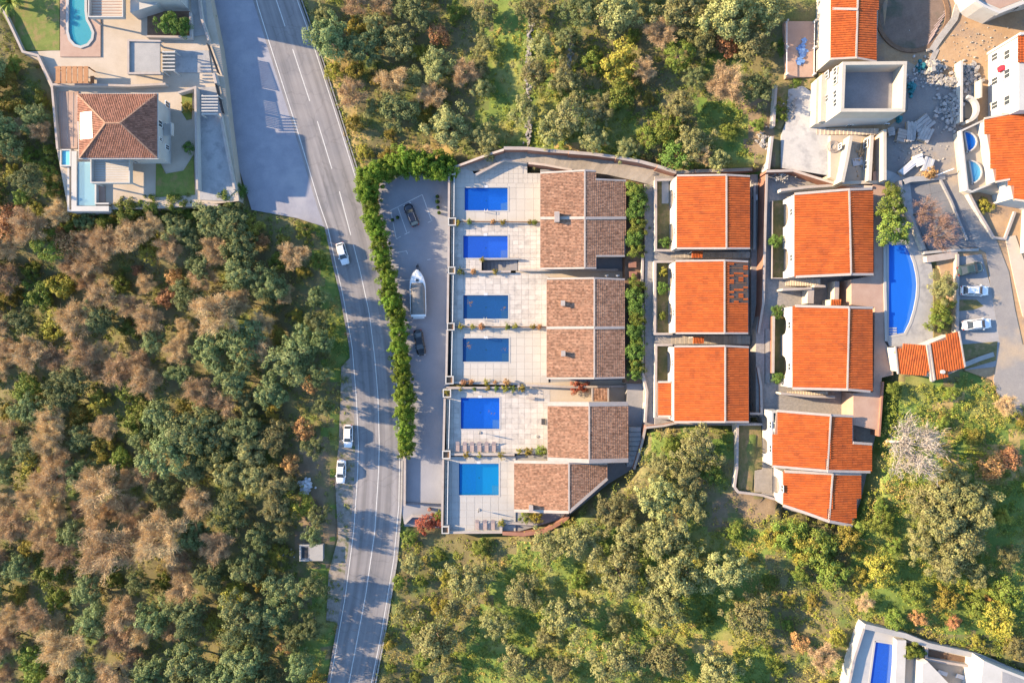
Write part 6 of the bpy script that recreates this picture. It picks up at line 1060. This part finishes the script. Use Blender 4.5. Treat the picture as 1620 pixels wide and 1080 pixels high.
# hand-placed individuals, read off the photograph
plant('round', 76, 388, 26, 'rounded bright green tree standing alone near the left edge')
plant('ghost', 1440, 708, 47, 'bare pale grey tree with spreading limbs on the right meadow')
MAN = [('olive', 905, 180, 34), ('olive', 768, 20, 20), ('olive', 765, 70, 18), ('olive', 760, 105, 17), ('olive', 763, 140, 17), ('olive', 768, 215, 22), ('olive', 775, 240, 15), ('olive', 838, 15, 24), ('olive', 845, 115, 26), ('olive', 830, 175, 24), ('olive', 708, 200, 34), ('olive', 690, 105, 28), ('oak', 630, 175, 30), ('oak', 520, 60, 32), ('oak', 575, 75, 28), ('olive', 630, 70, 28), ('oak', 655, 15, 28), ('bare', 685, 150, 24), ('bare', 735, 120, 24), ('bare', 625, 130, 26), ('bare', 560, 150, 26), ('rust', 690, 55, 18), ('yellow', 595, 125, 12), ('yellow', 617, 212, 9), ('rust', 685, 150, 14),
       ('olive', 980, 20, 36), ('oak', 920, 20, 28), ('olive', 1075, 15, 34), ('olive', 1155, 25, 40), ('olive', 1215, 15, 28), ('rust', 1150, 72, 16), ('round', 1075, 85, 22), ('bare', 1150, 130, 32), ('bare', 1045, 50, 26), ('bare', 1020, 110, 20), ('yellow', 985, 95, 30), ('green', 985, 145, 26), ('olive', 1080, 165, 26), ('green', 1060, 200, 24), ('olive', 1100, 225, 26), ('deep', 1070, 245, 22), ('green', 1030, 215, 18), ('olive', 1135, 255, 16), ('green', 940, 95, 18), ('bare', 1110, 245, 16),
       ('olive', 1105, 708, 31), ('olive', 1085, 748, 26), ('olive', 1095, 800, 24), ('olive', 1040, 790, 32), ('olive', 1000, 850, 30), ('olive', 970, 810, 28), ('olive', 925, 860, 34), ('olive', 985, 910, 40), ('olive', 1060, 850, 36), ('olive', 1070, 910, 40), ('olive', 1050, 960, 34), ('olive', 870, 865, 28), ('olive', 900, 980, 36), ('olive', 830, 940, 30), ('olive', 970, 1050, 40), ('olive', 1050, 1040, 34), ('olive', 1145, 905, 34), ('olive', 1190, 980, 34), ('olive', 1140, 1060, 32), ('olive', 690, 1010, 38), ('olive', 785, 985, 24), ('olive', 740, 920, 34), ('olive', 820, 1055, 30), ('olive', 885, 1060, 24), ('olive', 862, 1010, 16),
       ('olive', 1500, 780, 34), ('olive', 1540, 800, 32), ('olive', 1470, 800, 28), ('olive', 1505, 830, 36), ('olive', 1460, 860, 24), ('olive', 1530, 860, 30), ('olive', 1500, 895, 28), ('olive', 1510, 755, 22), ('rust', 1570, 735, 18), ('rust', 1600, 725, 16),
       ('green', 1250, 850, 24), ('green', 1300, 870, 28), ('yellow', 1350, 856, 20), ('green', 1320, 910, 22), ('yellow', 1280, 870, 22), ('green', 1400, 830, 18), ('yellow', 1225, 850, 18), ('green', 1395, 800, 10), ('yellow', 1400, 900, 22), ('green', 1450, 940, 18), ('yellow', 1500, 950, 18), ('green', 1550, 960, 18), ('rust', 1455, 978, 12), ('rust', 1510, 985, 10), ('yellow', 1590, 980, 26), ('bare', 1300, 1035, 22), ('rust', 1270, 1020, 14), ('rust', 1570, 955, 12), ('green', 1600, 940, 22), ('bare', 1585, 640, 16),
       ('rust', 415, 380, 11), ('bare', 350, 500, 40), ('bare', 320, 440, 26), ('rust', 275, 440, 16), ('rust', 215, 425, 9), ('bare', 170, 385, 28), ('bare', 120, 505, 34), ('bare', 165, 470, 30), ('oak', 370, 360, 28), ('oak', 320, 420, 24), ('oak', 385, 430, 30), ('oak', 430, 450, 26), ('oak', 385, 540, 36), ('oak', 335, 555, 30), ('oak', 460, 570, 36), ('oak', 370, 600, 28), ('oak', 290, 590, 22), ('oak', 430, 620, 26), ('oak', 300, 680, 40), ('oak', 390, 675, 28), ('rust', 480, 680, 18), ('rust', 490, 610, 16), ('yellow', 430, 650, 14), ('yellow', 465, 500, 12),
       ('bare', 165, 770, 44), ('bare', 85, 760, 36), ('bare', 180, 860, 48), ('bare', 265, 845, 46), ('bare', 75, 845, 28), ('green', 80, 905, 26), ('green', 130, 890, 20), ('bare', 30, 830, 30), ('oak', 265, 720, 36), ('oak', 330, 725, 22), ('oak', 365, 810, 30), ('oak', 410, 850, 22), ('yellow', 475, 800, 22), ('rust', 460, 735, 16), ('oak', 335, 910, 26), ('yellow', 370, 940, 24), ('oak', 385, 970, 36), ('rust', 450, 1020, 14), ('oak', 300, 1040, 32), ('bare', 205, 965, 30), ('bare', 110, 1020, 40), ('oak', 150, 980, 26), ('green', 50, 1040, 26), ('bare', 60, 970, 30), ('oak', 240, 1060, 26), ('bare', 180, 1060, 30), ('oak', 390, 1045, 32)]
for a in MAN: plant(*a)
for a, b, r in ((505, 470, 17), (512, 540, 19), (508, 592, 18), (514, 640, 15), (500, 706, 17), (506, 812, 17), (498, 842, 15), (500, 925, 19), (492, 985, 20), (480, 1045, 22), (470, 1000, 20)): plant('oak', a, b, r, hs=1.45)      # the tall trees whose shadows cross the road
# the rest of the woods: dart throwing inside zones, kinds as the photograph shows them there
EXCL = [ROAD, PLAZA, LOT, VILLA, COMPLEX, SVILLA, SHOULDER, [(505, 330), (560, 400), (566, 640), (545, 640), (535, 560), (520, 430)], [(470, 855), (515, 855), (515, 890), (470, 890)], [(472, 752), (500, 752), (500, 785), (472, 785)], [(785, -60), (825, -60), (815, 235), (785, 235)], [(1125, 770), (1215, 785), (1215, 822), (1125, 825)], [(1400, 640), (1480, 640), (1480, 780), (1400, 780)]]
ZON = [((-60, 85, 95, 345), 27, (15, 26), dict(green=.35, oak=.3, bare=.25, yellow=.1)), ((-60, 335, 240, 520), 30, (18, 32), dict(bare=.42, oak=.2, green=.18, yellow=.15, rust=.05)), ((-60, 520, 240, 1140), 32, (18, 32), dict(bare=.56, oak=.2, green=.16, yellow=.08)), ((240, 325, 420, 560), 32, (17, 30), dict(bare=.32, oak=.38, yellow=.14, rust=.06, green=.1)), ((240, 560, 505, 1140), 35, (17, 32), dict(oak=.5, olive=.16, bare=.12, green=.12, yellow=.1)), ((420, 325, 530, 560), 27, (14, 26), dict(oak=.35, yellow=.25, bare=.2, green=.2)),
       ((95, 325, 420, 372), 24, (13, 22), dict(green=.45, oak=.35, yellow=.2)), ((495, -60, 700, 250), 33, (13, 23), dict(olive=.28, rust=.14, bare=.28, yellow=.3)), ((700, -60, 860, 250), 44, (16, 28), dict(olive=.6, green=.2, bare=.2)), ((860, -60, 1245, 262), 41, (14, 26), dict(olive=.35, oak=.2, green=.25, yellow=.1, bare=.1)), ((595, 845, 725, 1140), 30, (11, 20), dict(green=.4, yellow=.3, olive=.3)), ((725, 830, 1215, 1140), 56, (11, 20), dict(olive=.3, yellow=.35, green=.35)), ((1020, 680, 1160, 840), 40, (16, 24), dict(olive=.7, green=.3)), ((1190, 790, 1430, 1140), 36, (10, 18), dict(green=.55, yellow=.3, bare=.15)), ((1380, 600, 1640, 1060), 46, (10, 18), dict(green=.4, yellow=.35, olive=.15, rust=.1))]
def blocked(px, py, r):
    for e_ in EXCL:
        if inpoly(e_, [px], [py])[0] or edgedist(e_, [px], [py])[0] < r * .8: return True
    return False
rs = random.Random(11)
for (x0, y0, x1, y1), sp_, rr2, kinds in ZON:
    tries = int((x1 - x0) * (y1 - y0) / sp_ ** 2 * 7)
    for _ in range(tries):
        px, py = rs.uniform(x0, x1), rs.uniform(y0, y1)
        if any((px - t_[2]) ** 2 + (py - t_[3]) ** 2 < max(sp_, .72 * t_[4] + 6) ** 2 for t_ in TREES): continue
        r = rs.uniform(*rr2); k = rs.choices(list(kinds), list(kinds.values()))[0]
        if k in ('yellow', 'rust', 'green'): r *= .8
        if blocked(px, py, r): continue
        plant(k, px, py, r)
# hedge round the parking lot
HP = [(708, 268), (686, 262), (660, 256), (634, 256), (612, 268), (594, 274), (578, 288), (580, 312), (589, 342), (598, 374), (606, 408), (614, 444), (621, 480), (628, 515), (633, 550), (637, 585), (640, 620), (642, 655), (643.5, 690), (644, 712)]
hp_ = line_pts(HP, 0, 1, 46)
for k, (a, b) in enumerate(hp_):
    bg_ = a > 600 and b < 285
    plant('hedge', a + random.uniform(-2, 2), b + random.uniform(-2, 2), random.uniform(13.5, 17) + (5 if b < 300 else 0), f'bright green hedge conifer by the parking lot, {NTH[k]} counted from the terrace end' if k < 40 else f'bright green hedge conifer by the parking lot, {NTH[45 - k]} counted from the gate end', z=0.0, hs=1.15)
# planted strip behind the brown houses
for k, (a, b, r, kd) in enumerate(((1004, 300, 13, 'green'), (1010, 318, 13, 'deep'), (1007, 338, 12, 'deep'), (1010, 358, 13, 'green'), (1005, 378, 12, 'deep'), (1007, 396, 11, 'green'), (1006, 452, 12, 'green'), (1004, 470, 13, 'deep'), (1007, 488, 12, 'deep'), (1008, 506, 12, 'green'), (1005, 524, 13, 'deep'), (1007, 542, 12, 'green'), (1006, 560, 13, 'deep'), (1007, 578, 12, 'green'), (1003, 592, 9, 'deep'))):
    plant(kd, a, b, r * 1.15, f'{NTH[k]} bush from the top in the strip behind the brown houses', z=5.6, hs=1.1)
for kd, a, b, r, z, l in (('green', 1413, 300, 13, ZD, 'small leafy green tree at the top end of the pool tree group'), ('green', 1416, 328, 21, ZD, 'tall leafy green tree above the crescent pool'), ('green', 1416, 362, 24, ZD, 'broad green tree overhanging the top of the crescent pool'), ('olive', 1492, 455, 20, ZD, 'pale grey-green tree in the bed beside the crescent pool deck'), ('green', 1490, 505, 17, ZD, 'green shrub at the lower end of the planting bed'), ('green', 1494, 485, 14, ZD, 'small green shrub in the middle of the planting bed'), ('vine', 1490, 368, 28, 15, 'bare brown vine tree over the lower grey lot'), ('vine', 1462, 335, 22, 15, 'bare brown vine tree at the left of the grey lot'), ('rust', 1473, 273, 10, 14.6, 'brown dry bush by the white pole above the grey lot'), ('yellow', 1560, 325, 11, 15, 'yellow-green shrub under the white balcony terrace'),
                          ('red', 672, 830, 15, 0, 'red-leaved shrub beside the lot gate, left half'), ('red', 688, 826, 12, 0, 'red-leaved shrub beside the lot gate, right half'), ('green', 694, 816, 9, 0, 'small green shrub above the red-leaved shrub'), ('red', 912, 613, 10, ZT, 'reddish shrub on the passage wall below the second brown house, left'), ('red', 926, 612, 8, ZT, 'reddish shrub on the passage wall below the second brown house, right'), ('green', 832, 817, 11, ZT, 'green shrub under the lowest house gable, left of two'), ('yellow', 848, 819, 11, ZT, 'yellow-green shrub under the lowest house gable, right of two'), ('green', 856, 712, 9, ZT, 'green shrub in the corner of the fifth terrace'), ('yellow', 836, 714, 7, ZT, 'low yellow-green shrub on the fifth terrace wall, right'), ('yellow', 822, 714, 5, ZT, 'low yellow-green shrub on the fifth terrace wall, left'),
                          ('deep', 1228, 382, 10, Z2_, 'round bush in the garden of the top right orange house'), ('deep', 1232, 492, 10, Z2_, 'round bush at the top of the middle right house garden'), ('deep', 1231, 597, 9, Z2_, 'round bush at the bottom of the middle right house garden'), ('deep', 1052, 384, 8, Z1_, 'dark bush in the bottom of the first left house garden'), ('deep', 1050, 455, 9, Z1_, 'dark bush in the second left house garden'), ('green', 1048, 500, 6, Z1_, 'small plant in the lower second left house garden'), ('yellow', 1050, 430, 7, Z1_, 'pale shrub at the top of the second left house garden'),
                          ('deep', 262, 36, 17, 2.4, 'dark green bush in the court of the second villa, left'), ('deep', 287, 40, 14, 2.4, 'dark green bush in the court of the second villa, right'), ('yellow', 295, 168, 9, 2.4, 'yellow shrub in the little bed beside the villa gate'), ('green', 200, 330, 20, .1, 'green tree under the left part of the villa terrace'), ('green', 232, 325, 20, .1, 'green tree under the middle of the villa terrace'), ('green', 280, 316, 20, .1, 'green tree under the villa lawn'), ('yellow', 182, 328, 14, .1, 'yellow-green tree by the corner of the villa side pool'), ('green', 357, 310, 17, .1, 'green tree at the foot of the lower villa driveway'), ('deep', 378, 300, 12, .1, 'dark bush on the verge beside the lower villa driveway'), ('deep', 296, 233, 9, 2.4, 'small palm-like bush beside the villa lawn'), ('deep', 330, 30, 9, .1, 'dark bush on the verge by the upper villa wall'), ('deep', 334, 48, 8, .1, 'small dark bush on the verge by the upper villa gate'),
                          ('green', 1235, 180, 13, 10, 'shrub on the bank left of the ramp, lower'), ('yellow', 1233, 160, 12, 10, 'yellow-green shrub on the bank left of the ramp'), ('green', 1262, 130, 12, 10.4, 'green creeper above the concrete ramp, left'), ('green', 1282, 130, 10, 10.8, 'green creeper above the concrete ramp, right'), ('yellow', 1229, 240, 9, 9.9, 'shrub on the white wall beside the lower ramp'), ('green', 1236, 75, 12, 10, 'green shrub at the left edge of the pinkish roof terrace'), ('green', 1445, 1030, 12, 15, 'shrub in the corner villa garden bed, left'), ('deep', 1457, 1032, 8, 15, 'shrub in the corner villa garden bed, right')): plant(kd, a, b, r, l, z=z)
def row(y, xs, kinds, lab, z=2.9):
    for k, px in enumerate(xs): plant(kinds[k % len(kinds)], px, y + random.uniform(-.6, .6), random.uniform(3.6, 6.2), f'small shrub on the wall {lab}, {NTH[k]} from left', z=z, lift=-.3)
row(351, (724, 742, 780, 795, 838, 846), ('yellow', 'green', 'rust', 'yellow'), 'dividing first and second terrace'); row(429, (728, 749, 783), ('green', 'rust', 'yellow'), 'dividing second and third terrace'); row(516.5, (728, 747, 762, 803, 815, 843, 853), ('yellow', 'yellow', 'rust', 'green'), 'dividing third and fourth terrace'); row(604, (734, 745, 770, 784, 802), ('rust', 'rust', 'yellow'), 'under the fourth terrace'); row(615, (729, 750, 772, 785, 800, 812, 826), ('yellow', 'green', 'yellow', 'green'), 'above the fifth terrace'); row(721, (737, 758, 793), ('yellow',), 'dividing fifth and lowest terrace'); row(620, (707, 705), ('yellow',), 'at the fifth terrace corner planter'); row(829, (793,), ('yellow',), 'corner of the lowest terrace'); row(410.5, (762, 763), ('yellow',), 'beside the sunken stairs')
tm, fr = palm()
for k, (a, b, s, l) in enumerate(((30, 12, 1.35, 'feathery palm on the villa lawn near the top left corner'), (12, -2, 1.1, 'second feathery palm at the very top left corner'))):
    x, y, z = P(a, b, 2.35); o = thing('palm_tree', l, 'palm', (x, y, 2.35)); o.scale = (s,) * 3
    for m_ in [tm] + fr: c = bpy.data.objects.new(m_.name.split('.')[0], m_); COL.objects.link(c); c.parent = o
# labels that single out each wild tree: by kind and rank of distance to a findable landmark
LM = [('the white heap of rubbish', 485, 768), ('the concrete hut', 492, 874), ('the bend of the road opposite the lot gate', 566, 800), ('the white car on the road', 543, 402), ('the upper parked shoulder car', 552, 689), ('the rounded tree near the left edge', 76, 388), ('the villa side pool', 120, 300), ('the villa lawn', 45, 60), ('the bottom left corner', 0, 1080), ('the middle of the left edge', 0, 620), ('the lower left edge', 0, 860), ('the bottom edge where the road leaves', 540, 1080), ('the bottom edge left of the road', 300, 1080), ('the foot of the villa driveway', 380, 330), ('the hedge corner above the parking lot', 585, 270), ('the top edge right of the road', 520, 0), ('the terracotta corner pillar', 714, 262), ('the long dry stone wall', 838, 110), ('the start of the red boundary wall', 797, 234), ('the short dry stone wall', 901, 85), ('the top gable of the left orange column', 1130, 268), ('the pinkish roof terrace', 1245, 75), ('the concrete ramp', 1225, 200), ('the top edge above the orange houses', 1090, 0), ('the red-leaved shrub', 680, 835), ('the lowest white terrace', 750, 850), ('the diagonal eave of the lowest brown house', 950, 770), ('the grassy garden plot wall', 1160, 740), ('the staggered orange wings', 1300, 825), ('the corner villa pool', 1375, 1000), ('the bare pale grey tree', 1440, 708), ('the small pool house', 1475, 600), ('the stepped stone wall on the right', 1600, 670), ('the bottom edge below the terraces', 780, 1080), ('the bottom edge below the brown houses', 980, 1080), ('the bottom edge left of the corner villa', 1250, 1080), ('the middle of the right meadow edge', 1620, 860), ('the middle of the left wood', 230, 640), ('the dark hollow of the lower left wood', 280, 960), ('the left wood level with the black car', 400, 545), ('the left wood level with the gate', 130, 800)]
bk = {}
for o, kind, px, py, r, lab in TREES:
    if lab: continue
    d = [(math.hypot(px - a, py - b), i) for i, (_, a, b) in enumerate(LM)]; dm, i = min(d); bk.setdefault((kind, i), []).append((dm, o))
for (kind, i), l in bk.items():
    l.sort(key=lambda q: q[0])
    for k, (_, o) in enumerate(l): o['label'] = f'{KW[kind][0]}, {ORD[k] if k < 20 else "far"} to {LM[i][0]}'
# ------------------------------------------------------------------ low scrub and grass tufts over all open ground
rg = np.random.default_rng(5); n = 30000; sx = rg.uniform(-40, 1660, n); sy_ = rg.uniform(-40, 1120, n); ok = np.ones(n, bool)
for e_ in (ROAD, PLAZA, LOT, VILLA, COMPLEX, SVILLA): ok &= ~inpoly(e_, sx, sy_) & (edgedist(e_, sx, sy_) > 3)
ok &= ~inpoly(SHOULDER, sx, sy_) | (rg.uniform(size=n) < .3)
for poly in GRASS[:1] + DIRT: ok &= ~inpoly(poly, sx, sy_) | (rg.uniform(size=n) < .25)
sx, sy_ = sx[ok], sy_[ok]; pos = np.array([G(a, b) for a, b in zip(sx, sy_)]); per = 20; i = np.repeat(np.arange(len(pos)), per); rad = rg.uniform(.35, 1.0, len(pos)); hh = rg.uniform(.15, .8, len(pos)); dd = rdir(len(i), rg, 0.0); c = pos[i] + dd * np.stack([rad[i], rad[i], hh[i]], -1) * rg.uniform(.5, 1, (len(i), 1)); V, F_ = leaves(c, dd + rg.normal(0, .5, dd.shape) + np.array([0, 0, .3]), .13, rg)
tag(link('undergrowth', npmesh('undergrowth', V, F_, 'scrub')), 'low scrub and grass tufts covering the open slopes', 'undergrowth', kind='stuff')
n = 16000; sx = rg.uniform(490, 1660, n); sy_ = rg.uniform(-40, 1120, n); ok = np.zeros(n, bool)
for poly in ([(1385, 600), (1640, 610), (1640, 1040), (1560, 1030), (1440, 1000), (1360, 985), (1200, 990), (1200, 800), (1350, 840)], [(775, -30), (905, -30), (905, 250), (775, 240)], [(900, 60), (1040, 60), (1060, 262), (900, 245)], [(800, 850), (1210, 840), (1210, 1110), (640, 1110), (610, 1000), (640, 850)], [(500, 60), (530, 60), (590, 270), (560, 270)]): ok |= inpoly(poly, sx, sy_)
for e_ in (ROAD, PLAZA, LOT, VILLA, COMPLEX, SVILLA): ok &= ~inpoly(e_, sx, sy_) & (edgedist(e_, sx, sy_) > 3)
ok &= np.sin(sx * .031 + 2 * np.sin(sy_ * .017)) * np.sin(sy_ * .037 + 2 * np.sin(sx * .021)) > -.45
sx, sy_ = sx[ok], sy_[ok]; pos = np.array([G(a, b) for a, b in zip(sx, sy_)]); per = 22; i = np.repeat(np.arange(len(pos)), per); rad = rg.uniform(.3, .9, len(pos)); hh = rg.uniform(.15, .7, len(pos)); dd = rdir(len(i), rg, 0.0); c = pos[i] + dd * np.stack([rad[i], rad[i], hh[i]], -1) * rg.uniform(.5, 1, (len(i), 1)); V, F_ = leaves(c, dd + rg.normal(0, .5, dd.shape) + np.array([-.3, 0, .3]), .12, rg)
tag(link('meadow', npmesh('meadow', V, F_, 'leaf_meadow')), 'bright green and yellow meadow growth on the sunny slopes', 'meadow', kind='stuff')
# duplicate labels would single out nothing: report them
from collections import Counter
dup = [k for k, v_ in Counter(o.get('label') for o in bpy.data.objects if o.get('label')).items() if v_ > 1]
print('duplicate labels:', dup, 'objects:', len(bpy.data.objects), 'trees:', len(TREES))
